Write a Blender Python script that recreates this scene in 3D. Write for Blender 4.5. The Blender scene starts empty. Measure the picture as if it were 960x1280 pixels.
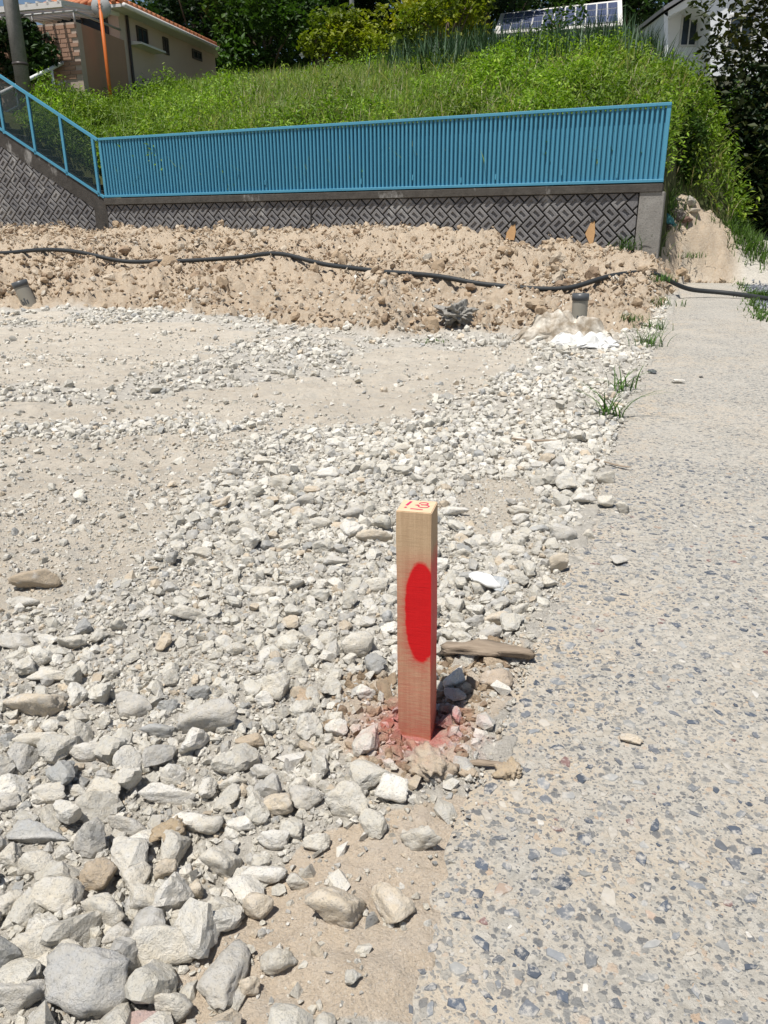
import bpy, bmesh, math, random
import numpy as np
from mathutils import Vector, Matrix, noise as mnoise

# ------------------------------------------------------------------ camera, sky, sun, exposure
SC = bpy.context.scene
COL = SC.collection
PITCH, ROLL, FPX, CAMH = 20.3, -0.5, 960.0, 0.83
camd = bpy.data.cameras.new('camera'); cam = bpy.data.objects.new('camera', camd); COL.objects.link(cam)
camd.sensor_fit = 'VERTICAL'; camd.sensor_height = 24.0; camd.lens = 24.0 * FPX / 1280.0
camd.clip_start = 0.05; camd.clip_end = 3000
CM = Matrix.Rotation(math.radians(90 - PITCH), 4, 'X') @ Matrix.Rotation(math.radians(ROLL), 4, 'Z')
cam.matrix_world = Matrix.Translation((0, 0, CAMH)) @ CM
SC.camera = cam
SUN_EL, SUN_AZ = 70.0, 218.0          # azimuth measured clockwise from +Y: behind the camera, over the left shoulder
w = bpy.data.worlds.new('World'); SC.world = w; w.use_nodes = True
wn = w.node_tree.nodes; bg = wn['Background']
sky = wn.new('ShaderNodeTexSky'); sky.sky_type = 'NISHITA'; sky.sun_disc = False
sky.sun_elevation = math.radians(SUN_EL); sky.sun_rotation = math.radians(SUN_AZ)
sky.air_density = 1.0; sky.dust_density = 0.6; sky.ozone_density = 1.2
w.node_tree.links.new(sky.outputs[0], bg.inputs[0]); bg.inputs[1].default_value = 0.065
sd = bpy.data.lights.new('sun', 'SUN'); sd.energy = 4.8; sd.angle = math.radians(0.55); sd.color = (1.0, 0.962, 0.90)
so = bpy.data.objects.new('sun', sd); COL.objects.link(so)
_e, _a = math.radians(SUN_EL), math.radians(SUN_AZ)
so.rotation_euler = Vector((-math.cos(_e) * math.sin(_a), -math.cos(_e) * math.cos(_a), -math.sin(_e))).to_track_quat('-Z', 'Y').to_euler()
so.location = (0, 0, 30)
SC.view_settings.view_transform = 'Standard'; SC.view_settings.look = 'None'
SC.view_settings.exposure = 0.24; SC.view_settings.gamma = 1.0; SC.view_settings.use_curve_mapping = False

rng = np.random.default_rng(7); random.seed(7)

# ------------------------------------------------------------------ pixel -> direction helpers (photo is 960 x 1280)
M3 = np.array(CM.to_3x3()); C0 = np.array([0, 0, CAMH])
def ray(px, py): return M3 @ np.array([(px - 480) / FPX, -(py - 640) / FPX, -1.0])
def G(px, py, z=0.0):
    d = ray(px, py); return C0 + d * ((z - CAMH) / d[2])
def PY(px, py, Y):
    d = ray(px, py); return C0 + d * (Y / d[1])
def proj(P):
    P = np.atleast_2d(P); c = (P - C0) @ M3
    return 480 + FPX * c[:, 0] / -c[:, 2], 640 - FPX * c[:, 1] / -c[:, 2], -c[:, 2]

# ------------------------------------------------------------------ numpy noise
def _h(ix, iy, s):
    n = (ix.astype(np.int64) * 374761393 + iy.astype(np.int64) * 668265263 + s * 2147483647) & 0xFFFFFFFF
    n = ((n ^ (n >> 13)) * 1274126177) & 0xFFFFFFFF
    n = ((n ^ (n >> 16)) * 2246822519) & 0xFFFFFFFF
    return ((n ^ (n >> 15)) & 0xFFFFFF) / float(0xFFFFFF)
def vn(x, y, s=0):
    ix, iy = np.floor(x), np.floor(y); fx, fy = x - ix, y - iy
    fx = fx * fx * fx * (fx * (fx * 6 - 15) + 10); fy = fy * fy * fy * (fy * (fy * 6 - 15) + 10)
    a, b = _h(ix, iy, s), _h(ix + 1, iy, s); c, d = _h(ix, iy + 1, s), _h(ix + 1, iy + 1, s)
    return (a + (b - a) * fx) * (1 - fy) + (c + (d - c) * fx) * fy - 0.5
def fbm(x, y, o=4, s=0, g=0.5):
    v = 0; a = 1.0
    for i in range(o):
        v = v + a * vn(x * 2 ** i + 17.3 * i, y * 2 ** i - 9.1 * i, s + i); a *= g
    return v
def cell(x, y, s=0):
    ix, iy = np.floor(x), np.floor(y); best = np.full(np.shape(x), 9.0)
    for dx in (-1, 0, 1):
        for dy in (-1, 0, 1):
            cx, cy = ix + dx, iy + dy
            d = (cx + _h(cx, cy, s) - x) ** 2 + (cy + _h(cx, cy, s + 5) - y) ** 2
            best = np.minimum(best, d)
    return np.sqrt(best)
def sstep(a, b, x):
    t = np.clip((x - a) / (b - a), 0, 1); return t * t * (3 - 2 * t)
def inpoly(px, py, poly):
    px, py = np.asarray(px, float), np.asarray(py, float); r = np.zeros(px.shape, bool); n = len(poly); j = n - 1
    for i in range(n):
        xi, yi = poly[i]; xj, yj = poly[j]
        r ^= ((yi > py) != (yj > py)) & (px < (xj - xi) * (py - yi) / (yj - yi + 1e-9) + xi); j = i
    return r

# ------------------------------------------------------------------ object helpers
def tag(o, label=None, cat=None, group=None, kind=None):
    if label: o['label'] = label
    if cat: o['category'] = cat
    if group: o['group'] = group
    if kind: o['kind'] = kind
    return o
def link(name, me, parent=None):
    o = bpy.data.objects.new(name, me); COL.objects.link(o)
    if parent is not None: o.parent = parent
    return o
def empty(name, loc=(0, 0, 0), rz=0.0):
    o = bpy.data.objects.new(name, None); COL.objects.link(o); o.location = loc; o.rotation_euler = (0, 0, rz); o.empty_display_size = .1
    return o
def npmesh(name, V, faces, mat=None, smooth=False, color=None):
    """V (n,3); faces: list of (m,k) int arrays; color: (n,3|4) point attribute 'tint'"""
    me = bpy.data.meshes.new(name); V = np.asarray(V, np.float32)
    me.vertices.add(len(V)); me.vertices.foreach_set('co', V.ravel())
    faces = [np.asarray(f) for f in faces if len(f)]
    nl = sum(f.size for f in faces); npol = sum(len(f) for f in faces)
    me.loops.add(nl); me.loops.foreach_set('vertex_index', np.concatenate([f.ravel() for f in faces]).astype(np.int32))
    me.polygons.add(npol)
    tot = np.concatenate([np.full(len(f), f.shape[1]) for f in faces]); st = np.concatenate([[0], np.cumsum(tot)[:-1]])
    me.polygons.foreach_set('loop_start', st.astype(np.int32)); me.polygons.foreach_set('loop_total', tot.astype(np.int32))
    me.polygons.foreach_set('use_smooth', np.full(npol, bool(smooth)))
    if color is not None:
        color = np.asarray(color, np.float32)
        if color.shape[1] == 3: color = np.hstack([color, np.ones((len(color), 1), np.float32)])
        a = me.color_attributes.new('tint', 'FLOAT_COLOR', 'POINT'); a.data.foreach_set('color', color.ravel())
    if mat: me.materials.append(mat)
    me.update(calc_edges=True); me.validate()
    return me
def bm_mesh(name, bm, mat=None, smooth=False):
    me = bpy.data.meshes.new(name); bm.normal_update(); bm.to_mesh(me); bm.free()
    if mat: me.materials.append(mat)
    if smooth: me.polygons.foreach_set('use_smooth', [True] * len(me.polygons))
    return me
def box_bm(bm, c, s, M=None, bevel=0.0):
    r = bmesh.ops.create_cube(bm, size=1.0); vs = r['verts']
    bmesh.ops.scale(bm, vec=s, verts=vs)
    if bevel > 0:
        es = list({e for v in vs for e in v.link_edges})
        rb = bmesh.ops.bevel(bm, geom=es, offset=bevel, segments=1, affect='EDGES'); vs = list({v for f in rb['faces'] for v in f.verts} | {v for v in vs if v.is_valid})
    bmesh.ops.translate(bm, vec=c, verts=vs)
    if M is not None: bmesh.ops.transform(bm, matrix=M, verts=vs)
    return vs
def box(name, c, s, mat, parent=None, bevel=0.0, M=None):
    bm = bmesh.new(); box_bm(bm, c, s, M, bevel); return link(name, bm_mesh(name, bm, mat), parent)
def bar(name, a, b, wd, th, mat, parent=None, up=(0, 0, 1), bevel=0.0):
    """box bar running from a to b, th measured along 'up', wd across"""
    a, b = Vector(a), Vector(b); y = (b - a).normalized(); x = y.cross(Vector(up)).normalized(); z = x.cross(y)
    M = Matrix((x, y, z)).transposed().to_4x4(); M.translation = (a + b) / 2
    bm = bmesh.new(); box_bm(bm, (0, 0, 0), (wd, (b - a).length, th), M, bevel); return link(name, bm_mesh(name, bm, mat), parent)
def tube_np(pts, rad, n=10, cap=True):
    pts = np.asarray(pts, float); m = len(pts); rad = np.broadcast_to(np.asarray(rad, float), (m,))
    T = np.gradient(pts, axis=0); T /= np.linalg.norm(T, axis=1)[:, None] + 1e-12
    ref = np.array([0, 0, 1.0]) if abs(T[0, 2]) < .9 else np.array([1.0, 0, 0])
    X = np.cross(T, ref); X /= np.linalg.norm(X, axis=1)[:, None] + 1e-12; Y = np.cross(X, T)
    a = np.arange(n) * 2 * math.pi / n
    V = pts[:, None, :] + rad[:, None, None] * (np.cos(a)[None, :, None] * X[:, None, :] + np.sin(a)[None, :, None] * Y[:, None, :])
    V = V.reshape(-1, 3); i = np.arange(m - 1)[:, None] * n; j = np.arange(n)[None, :]; k = (j + 1) % n
    Fq = np.stack([i + j, i + k, i + n + k, i + n + j], -1).reshape(-1, 4)
    Ft = np.zeros((0, 3), int)
    if cap:
        c0, c1 = len(V), len(V) + 1; V = np.vstack([V, pts[0], pts[-1]]); jj = np.arange(n); kk = (jj + 1) % n
        Ft = np.vstack([np.stack([np.full(n, c0), kk, jj], -1), np.stack([np.full(n, c1), (m - 1) * n + jj, (m - 1) * n + kk], -1)])
    return V, Fq, Ft
def tube(name, pts, rad, mat, parent=None, n=10):
    V, q, t = tube_np(pts, rad, n); return link(name, npmesh(name, V, [q, t], mat, True), parent)
def lathe(name, prof, mat, parent=None, n=24, M=None):
    prof = np.asarray(prof, float); a = np.arange(n) * 2 * math.pi / n; m = len(prof)
    V = np.stack([prof[:, 0][:, None] * np.cos(a), prof[:, 0][:, None] * np.sin(a), np.repeat(prof[:, 1][:, None], n, 1)], -1).reshape(-1, 3)
    if M is not None: Mn = np.array(M); V = V @ Mn[:3, :3].T + Mn[:3, 3]
    i = np.arange(m - 1)[:, None] * n; j = np.arange(n)[None, :]; k = (j + 1) % n
    Fq = np.stack([i + j, i + k, i + n + k, i + n + j], -1).reshape(-1, 4)
    return link(name, npmesh(name, V, [Fq], mat, True), parent)

# ------------------------------------------------------------------ materials
class NB:
    def __init__(s, name, rough=0.9):
        s.m = bpy.data.materials.new(name); s.m.use_nodes = True; s.t = s.m.node_tree; s.n = s.t.nodes; s.b = s.n['Principled BSDF']
        s.b.inputs['Roughness'].default_value = rough; s.b.inputs['Specular IOR Level'].default_value = 0.25
        s.pos = s.n.new('ShaderNodeNewGeometry').outputs['Position']; s.tc = s.n.new('ShaderNodeTexCoord').outputs['Object']
    def L(s, a, b): s.t.links.new(a, b)
    def _in(s, sock, v):
        if hasattr(v, 'is_output') or hasattr(v, 'links'): s.L(v, sock)
        elif isinstance(v, (tuple, list)): sock.default_value = (*v, 1.0) if len(v) == 3 and len(sock.default_value) == 4 else v
        else: sock.default_value = v
    def noise(s, scale, detail=4, rough=0.55, vec=None, dist=0.0):
        n = s.n.new('ShaderNodeTexNoise'); n.inputs['Scale'].default_value = scale; n.inputs['Detail'].default_value = detail
        n.inputs['Roughness'].default_value = rough; n.inputs['Distortion'].default_value = dist; s.L(vec or s.tc, n.inputs['Vector']); return n.outputs['Fac']
    def voro(s, scale, feature='F1', vec=None, out='Distance', rnd=1.0):
        n = s.n.new('ShaderNodeTexVoronoi'); n.feature = feature; n.inputs['Scale'].default_value = scale; n.inputs['Randomness'].default_value = rnd
        s.L(vec or s.tc, n.inputs['Vector']); return n.outputs[out]
    def scale(s, v, sc):
        n = s.n.new('ShaderNodeMapping'); n.inputs['Scale'].default_value = sc; s.L(v, n.inputs['Vector']); return n.outputs[0]
    def ramp(s, v, stops, interp='LINEAR'):
        n = s.n.new('ShaderNodeValToRGB'); s.L(v, n.inputs[0]); e = n.color_ramp.elements; n.color_ramp.interpolation = interp
        while len(e) < len(stops): e.new(0.5)
        for q, (p, c) in zip(e, stops):
            q.position = p; q.color = (c, c, c, 1) if isinstance(c, (int, float)) else (*c, 1)
        return n.outputs[0]
    def mix(s, f, a, b, mode='MIX'):
        n = s.n.new('ShaderNodeMix'); n.data_type = 'RGBA'; n.blend_type = mode; n.clamp_factor = True
        s._in(n.inputs[0], f); s._in(n.inputs[6], a); s._in(n.inputs[7], b); return n.outputs[2]
    def math(s, op, a, b=0.0, clamp=False):
        n = s.n.new('ShaderNodeMath'); n.operation = op; n.use_clamp = clamp; s._in(n.inputs[0], a); s._in(n.inputs[1], b); return n.outputs[0]
    def xyz(s, v):
        n = s.n.new('ShaderNodeSeparateXYZ'); s.L(v, n.inputs[0]); return n.outputs
    def attr(s, name='tint'):
        n = s.n.new('ShaderNodeAttribute'); n.attribute_name = name; return n
    def objrand(s): return s.n.new('ShaderNodeObjectInfo').outputs['Random']
    def objcol(s): return s.n.new('ShaderNodeObjectInfo').outputs['Color']
    def bump(s, h, strength=0.5, dist=0.01, prev=None):
        n = s.n.new('ShaderNodeBump'); n.inputs['Strength'].default_value = strength; n.inputs['Distance'].default_value = dist; s.L(h, n.inputs['Height'])
        if prev is not None: s.L(prev, n.inputs['Normal'])
        return n.outputs[0]
    def col(s, v): s._in(s.b.inputs['Base Color'], v); return s
    def nrm(s, v): s.L(v, s.b.inputs['Normal']); return s
    def rough(s, v): s._in(s.b.inputs['Roughness'], v); return s
def plain(name, c, rough=0.6, var=0.12, sc=6.0, metal=0.0, bump=0.0):
    k = NB(name, rough); f = k.noise(sc, 5, 0.65)
    k.col(k.mix(f, tuple(x * (1 - var) for x in c), tuple(min(1, x * (1 + var)) for x in c))); k.b.inputs['Metallic'].default_value = metal
    if bump: k.nrm(k.bump(k.noise(sc * 6, 4), bump, 0.004))
    return k.m

STAKE = G(518, 921); STAKE_YAW = math.radians(-14); STAKE_W, STAKE_H = 0.0565, 0.415
_n = np.array([math.sin(STAKE_YAW), -math.cos(STAKE_YAW), 0]); STAKE_C = STAKE - _n * STAKE_W / 2

def paint_mask(k):
    """faint red spray fallen round the foot of the stake, in world coordinates"""
    v = k.n.new('ShaderNodeVectorMath'); v.operation = 'DISTANCE'; k.L(k.pos, v.inputs[0]); v.inputs[1].default_value = (STAKE_C[0] - .002, STAKE_C[1] - .005, 0.0)
    d = k.math('ADD', v.outputs['Value'], k.math('MULTIPLY', k.math('SUBTRACT', k.noise(34, 5, .7, k.pos), 0.5), 0.20))
    return k.ramp(d, [(0.030, 0.62), (0.055, 0.40), (0.085, 0.16), (0.135, 0.0)])

# stone: pale dusty limestone with blue-grey patches; tint comes from the piece itself
def stone_mat(name, src):
    k = NB(name, 0.92)
    tint = k.objcol() if src == 'object' else k.attr().outputs['Color']
    p = k.pos
    n1 = k.noise(14, 5, 0.6, p); n2 = k.noise(75, 5, 0.7, p); n3 = k.noise(320, 3, 0.6, p)
    base = k.mix(k.ramp(n1, [(0.40, 0.0), (0.62, 1.0)]), (1.0, 1.0, 1.0), (0.86, 0.86, 0.86))
    base = k.mix(k.ramp(n2, [(0.35, 0.0), (0.68, 1.0)]), base, (0.95, 0.90, 0.81))
    c = k.mix(1.0, tint, base, 'MULTIPLY')
    c = k.mix(k.ramp(n3, [(0.30, 0.55), (0.44, 0.0)]), c, (0.20, 0.20, 0.20))
    c = k.mix(k.ramp(k.noise(42, 3, .5, p), [(0.58, 0.0), (0.72, 0.55)]), c, (0.62, 0.60, 0.56))
    c = k.mix(paint_mask(k), c, (0.52, 0.05, 0.05))
    k.col(c)
    b1 = k.bump(k.noise(48, 8, 0.74, p), 0.75, 0.010); b2 = k.bump(n3, 0.6, 0.003, b1); k.nrm(b2)
    return k.m
M_STONE = stone_mat('stone_single', 'object'); M_STONES = stone_mat('stone_mass', 'attr')

def soil_mat():
    k = NB('ground_soil', 0.95); p = k.pos
    z = k.attr().outputs['Color']; s = k.n.new('ShaderNodeSeparateColor'); k.L(z, s.inputs[0]); mound, track, mud = s.outputs[0], s.outputs[1], s.outputs[2]
    n1 = k.noise(3.0, 6, 0.6, p); n2 = k.noise(26, 6, 0.68, p); n3 = k.noise(190, 4, 0.7, p)
    n4 = k.noise(9, 7, 0.72, p)
    grit = k.mix(k.ramp(n2, [(.3, 0), (.7, 1)]), (0.43, 0.40, 0.345), (0.63, 0.59, 0.52))
    tr = k.mix(k.ramp(n1, [(0.35, 0), (0.65, 1)]), (0.50, 0.41, 0.30), (0.66, 0.575, 0.455)); tr = k.mix(k.ramp(n2, [(.35, .75), (.6, 0)]), tr, (0.54, 0.495, 0.42)); tr = k.mix(k.ramp(n4, [(.45, 0), (.66, .7)]), tr, (0.66, 0.61, 0.525))
    mo = k.mix(k.ramp(n1, [(0.3, 0), (0.7, 1)]), (0.40, 0.30, 0.205), (0.49, 0.385, 0.275))
    mo = k.mix(k.ramp(n2, [(0.35, 0), (0.75, 1)]), mo, (0.54, 0.46, 0.355))
    md = k.mix(n2, (0.57, 0.455, 0.33), (0.66, 0.56, 0.44)); md = k.mix(k.ramp(n4, [(.45, 0), (.66, .6)]), md, (0.60, 0.535, 0.455))
    track = k.math('MULTIPLY', track, k.ramp(n4, [(.36, .25), (.56, 1.0)]))
    c = k.mix(track, grit, tr); c = k.mix(mud, c, md); c = k.mix(mound, c, mo)
    c = k.mix(k.ramp(n3, [(0.30, 0.5), (0.46, 0.0)]), c, (0.22, 0.19, 0.155))
    c = k.mix(k.ramp(k.voro(240, 'F1', p), [(0.1, 0.45), (0.35, 0.0)]), c, (0.66, 0.63, 0.58))
    c = k.mix(paint_mask(k), c, (0.55, 0.05, 0.055)); k.col(c)
    b = k.bump(k.noise(16, 8, 0.75, p), 0.8, 0.035); b = k.bump(k.noise(60, 6, .72, p), .7, .014, b); b = k.bump(n3, 0.6, 0.004, b)
    k.nrm(b)
    return k.m
M_SOIL = soil_mat()
def clod_mat():
    k = NB('soil_clods', 0.97); p = k.pos; t = k.attr().outputs['Color']
    c = k.mix(k.noise(30, 5, .7, p), (0.86, 0.84, 0.82), (1.12, 1.1, 1.08)); c = k.mix(1.0, t, c, 'MULTIPLY')
    c = k.mix(k.ramp(k.noise(160, 3, .6, p), [(0.32, 0.5), (0.46, 0.0)]), c, (0.24, 0.18, 0.13)); c = k.mix(paint_mask(k), c, (0.52, 0.05, 0.055)); k.col(c)
    b = k.bump(k.noise(55, 8, .75, p), 0.8, 0.02); k.nrm(k.bump(k.noise(260, 3, .7, p), 0.5, 0.004, b)); return k.m
M_CLOD = clod_mat()

def path_mat():
    k = NB('path_concrete', 0.88); p = k.pos
    wv = k.n.new('ShaderNodeTexNoise'); wv.inputs['Scale'].default_value = 90; wv.inputs['Detail'].default_value = 3; k.L(p, wv.inputs['Vector'])
    vm = k.n.new('ShaderNodeVectorMath'); vm.operation = 'MULTIPLY_ADD'; k.L(wv.outputs['Color'], vm.inputs[0]); vm.inputs[1].default_value = (.012, .012, .012); k.L(p, vm.inputs[2]); pw = vm.outputs[0]
    n1 = k.noise(2.2, 5, 0.6, p); n2 = k.noise(38, 7, 0.75, p); n3 = k.noise(300, 4, 0.75, p)
    c = k.mix(k.ramp(n2, [(.32, 0), (.68, 1)]), (0.33, 0.305, 0.26), (0.53, 0.50, 0.44))
    stain = k.attr().outputs['Color']
    c = k.mix(k.math('MULTIPLY', stain, k.ramp(k.noise(9, 6, .7, p), [(0.40, 0.0), (0.60, 0.8)])), c, (0.53, 0.435, 0.315))
    far = k.ramp(k.math('DIVIDE', k.xyz(p)[1], 10.0), [(0.17, 0.0), (0.27, 1.0)])
    hs = []
    for sc, lo, edge, mask in ((210, .42, .5, None), (115, .50, .48, None), (62, .58, .46, None), (44, .55, .46, far)):
        v = k.n.new('ShaderNodeTexVoronoi'); v.inputs['Scale'].default_value = sc; k.L(pw, v.inputs['Vector']); vs = k.xyz(v.outputs['Color'])
        m = k.math('MULTIPLY', k.ramp(v.outputs['Distance'], [(edge - .12, 1.0), (edge, 0.0)]), k.ramp(vs[0], [(lo, 0.0), (lo + .03, 1.0)]))
        if mask is not None: m = k.math('MULTIPLY', m, mask)
        c = k.mix(k.math('MULTIPLY', m, .9), c, k.ramp(vs[1], [(0.0, (0.085, 0.095, 0.11)), (0.35, (0.19, 0.195, 0.195)), (0.6, (0.33, 0.315, 0.28)), (.85, (0.52, 0.49, 0.43)), (1.0, (0.45, 0.33, 0.23))])); hs.append(m)
    c = k.mix(k.ramp(n3, [(0.30, 0.55), (0.44, 0.0)]), c, (0.20, 0.19, 0.17))
    c = k.mix(k.ramp(n1, [(0.42, 0.0), (0.7, 0.35)]), c, (0.55, 0.505, 0.435))
    c = k.mix(k.math('MULTIPLY', paint_mask(k), 0.5), c, (0.62, 0.2, 0.2)); k.col(c)
    b = k.bump(n2, 0.6, 0.008); b = k.bump(n3, 0.7, 0.003, b)
    for m in hs[:3]: b = k.bump(m, 0.45, 0.002, b)
    k.nrm(b); return k.m
M_PATH = path_mat()
def agg_mat(name, src):
    k = NB(name, 0.6); t = k.objcol() if src == 'object' else k.attr().outputs['Color']; p = k.pos
    c = k.mix(1.0, t, k.mix(k.noise(120, 4, .6, p), (0.7, 0.7, 0.7), (1.3, 1.28, 1.25)), 'MULTIPLY')
    c = k.mix(k.ramp(k.noise(60, 5, .7, p), [(0.48, 0.0), (0.60, 0.9)]), c, (0.46, 0.43, 0.38)); k.col(c)
    k.nrm(k.bump(k.noise(300, 4, .6, p), 0.3, 0.002)); return k.m
M_AGG, M_AGGS = agg_mat('aggregate_single', 'object'), agg_mat('aggregate_mass', 'attr')

def leaf_mat(name, trans=0.35, rough=0.55, spec=0.3):
    k = NB(name, rough); t = k.attr().outputs['Color']; k.col(t); k.b.inputs['Specular IOR Level'].default_value = spec
    tr = k.n.new('ShaderNodeBsdfTranslucent'); k.L(k.mix(1.0, t, (1.15, 1.3, 0.55), 'MULTIPLY'), tr.inputs['Color'])
    mx = k.n.new('ShaderNodeMixShader'); mx.inputs[0].default_value = trans; k.L(k.b.outputs[0], mx.inputs[1]); k.L(tr.outputs[0], mx.inputs[2])
    k.L(mx.outputs[0], k.n['Material Output'].inputs['Surface']); return k.m
M_LEAF = leaf_mat('leaf'); M_DARKLEAF = leaf_mat('leaf_dark', 0.15)
M_BARK = plain('bark', (0.10, 0.075, 0.05), 0.95, 0.35, 18, bump=0.6)

# ------------------------------------------------------------------ layout of the place
WR = PY(829, 229, 11.5); WL = PY(131, 248, 15.2); WTOP = 1.375
WR[2] = WL[2] = WTOP
wdir = (WL - WR)[:2]; WLEN = float(np.linalg.norm(wdir)); wdir /= WLEN          # from the path end of the wall to the corner
wnor = np.array([wdir[1], -wdir[0]]);  wnor = wnor if wnor[1] > 0 else -wnor     # pointing back, into the hill
LE = PY(-70, 120, 16.1); ldir = (LE - WL)[:2]; LLEN = float(np.linalg.norm(ldir)); ldir /= LLEN
lnor = np.array([-ldir[1], ldir[0]]); lnor = lnor if lnor[1] > 0 else -lnor
def wall_us(x, y):
    dx, dy = x - WR[0], y - WR[1]; return dx * wdir[0] + dy * wdir[1], dx * wnor[0] + dy * wnor[1]
PATH_A, PATH_B = np.array([-0.005, 0.667]), np.array([4.62, 12.35])
pdir = (PATH_B - PATH_A) / np.linalg.norm(PATH_B - PATH_A); pnor = np.array([pdir[1], -pdir[0]]); PATH_W = 0.82
def path_q(x, y):
    dx, dy = x - PATH_A[0], y - PATH_A[1]; return dx * pdir[0] + dy * pdir[1], dx * pnor[0] + dy * pnor[1]   # along, across (0 = left edge)

ctrl = []
for yy in (-6, -3, 0, 1.2, 2.5, 4, 5.5, 7):
    for xx in (-7, -4, -2, 0, 1.5, 3.2, 6, 9):
        if not (yy >= 7 and xx < -3): ctrl.append((xx, yy, 0.0))
for q in ((-60, 380), (0, 384), (100, 388), (200, 396), (300, 404), (400, 414), (480, 424), (600, 424), (680, 418), (800, 400)):
    g = G(*q); ctrl.append((g[0], g[1], 0.02))
def wall_pt(px):
    d = ray(px, 285)[:2]; d = d / d[1]
    A = np.array([[d[0], -wdir[0]], [d[1], -wdir[1]]]); t = np.linalg.solve(A, WR[:2]); return d * t[0]
for px, py in ((140, 288), (200, 288), (260, 291), (320, 292), (400, 290), (490, 287), (550, 290), (620, 296), (660, 303), (700, 307), (740, 310), (790, 311)):
    wp = wall_pt(px); z = PY(px, py, wp[1])[2]; ctrl.append((wp[0], wp[1], z))
    for f, k in ((0.45, 0.50), (0.72, 0.80)):
        g = G(px, 405, 0); ctrl.append((g[0] * (1 - f) + wp[0] * f, g[1] * (1 - f) + wp[1] * f, z * k))
for px, py, Y in ((0, 284, 17.2), (60, 281, 16.5), (120, 286, 15.4), (-120, 284, 17.5)):
    q = PY(px, py, Y); ctrl.append(tuple(q)); ctrl.append((q[0] * .75, q[1] * .75, q[2] * .62))
for px, py, Y in ((812, 300, 11.9), (840, 285, 12.3), (865, 272, 12.8), (890, 266, 13.2), (912, 286, 13.2), (905, 322, 12.6), (850, 318, 12.2), (880, 325, 12.2), (870, 258, 15.0), (905, 243, 19.0), (925, 241, 19.0), (944, 300, 15.0), (1000, 290, 15), (1000, 240, 20), (880, 236, 19), (955, 338, 12.6), (1050, 340, 12.5)):
    ctrl.append(tuple(PY(px, py, Y)))
for q in PATH_B + pdir * -1.5, PATH_B + pnor * .4, PATH_B + pnor * 1.0, PATH_A + pdir * 9 + pnor * .9: ctrl.append((q[0], q[1], 0.0))
ctrl = np.array(ctrl)
_Dm = np.sqrt(((ctrl[:, None, :2] - ctrl[None, :, :2]) ** 2).sum(-1) + 0.16)
_W = np.linalg.lstsq(np.vstack([np.hstack([_Dm + 0.03 * np.eye(len(ctrl)) * -1, np.ones((len(ctrl), 1))]), np.append(np.ones(len(ctrl)), 0)]), np.append(ctrl[:, 2], 0), rcond=1e-7)[0]
def base(x, y):
    x = np.asarray(x, float); y = np.asarray(y, float); sh = x.shape; x = x.ravel(); y = y.ravel(); out = np.full(x.shape, _W[-1])
    for i in range(len(ctrl)): out += _W[i] * np.sqrt((x - ctrl[i, 0]) ** 2 + (y - ctrl[i, 1]) ** 2 + 0.16)
    r = np.hypot(x, y); f = sstep(19, 30, r); out = np.clip(out, -0.03, 2.6) * (1 - f) + 0.6 * f * (y > 0)
    return out.reshape(sh)

# photo-plane outlines of the different kinds of ground
TR1 = [(-60, 640), (-60, 565), (110, 552), (255, 540), (330, 508), (440, 470), (470, 445), (560, 440), (640, 448), (612, 482), (540, 512), (360, 528), (300, 548), (285, 600), (235, 655), (140, 715), (0, 770), (-60, 780)]
TR2 = [(-80, 545), (-80, 505), (120, 500), (300, 478), (440, 455), (470, 440), (430, 425), (330, 430), (250, 450), (120, 470), (-80, 478), (-80, 400), (60, 395), (260, 412), (420, 432), (620, 430), (690, 425), (640, 455), (470, 470), (380, 495), (250, 520), (120, 532)]
BARE = [(555, 640), (580, 600), (640, 598), (665, 640), (640, 672), (580, 676)]
STK = [(395, 905), (410, 850), (450, 835), (500, 840), (560, 800), (610, 790), (650, 800), (640, 860), (600, 905), (570, 960), (500, 975), (440, 955)]
MUD = [(380, 1045), (450, 1030), (520, 1010), (575, 985), (700, 985), (560, 1290), (180, 1300), (235, 1215), (300, 1150), (330, 1110)]
def zones(x, y):
    x = np.asarray(x, float); y = np.asarray(y, float)
    ysafe = np.maximum(y, 0.35); P = np.stack([x.ravel(), ysafe.ravel(), np.zeros(x.size)], -1); u, v, _ = proj(P)
    wob = 1.0 + 0 * u
    u2 = u + 46 * fbm(x.ravel() * 1.7, y.ravel() * 1.7, 4, 31) ; v2 = v + 26 * fbm(x.ravel() * 1.7 + 40, y.ravel() * 1.7, 4, 37)
    near = (y.ravel() > 0.4)
    track = (inpoly(u2, v2, TR1) | inpoly(u2, v2, TR2) | inpoly(u2, v2, BARE)) & near
    stk = inpoly(u2, v2, STK) & near; mud = inpoly(u2, v2, MUD) & near
    md = mound_w(x.ravel(), y.ravel())
    return [a.reshape(x.shape).astype(float) for a in (track, stk, mud, md)]
_foot = np.array([G(px, py)[:2] for px, py in ((-300, 378), (-60, 380), (0, 384), (100, 388), (200, 394), (300, 402), (400, 412), (480, 422), (600, 424), (680, 420), (760, 415), (810, 408), (840, 372))])
_fa = np.arctan2(_foot[:, 0], _foot[:, 1]); _fr = np.hypot(_foot[:, 0], _foot[:, 1])
def mound_w(x, y):
    a = np.arctan2(x, y); r = np.hypot(x, y); fr = np.interp(a, _fa, _fr) + 0.5 * fbm(x * 1.3, y * 1.3, 4, 71)
    q, t = path_q(x, y)
    return sstep(-0.1, 0.25, r - fr) * (y > 0) * np.maximum(sstep(0.06, -0.05, t), sstep(12.35, 12.75, q) * sstep(.95, .6, t))
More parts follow.
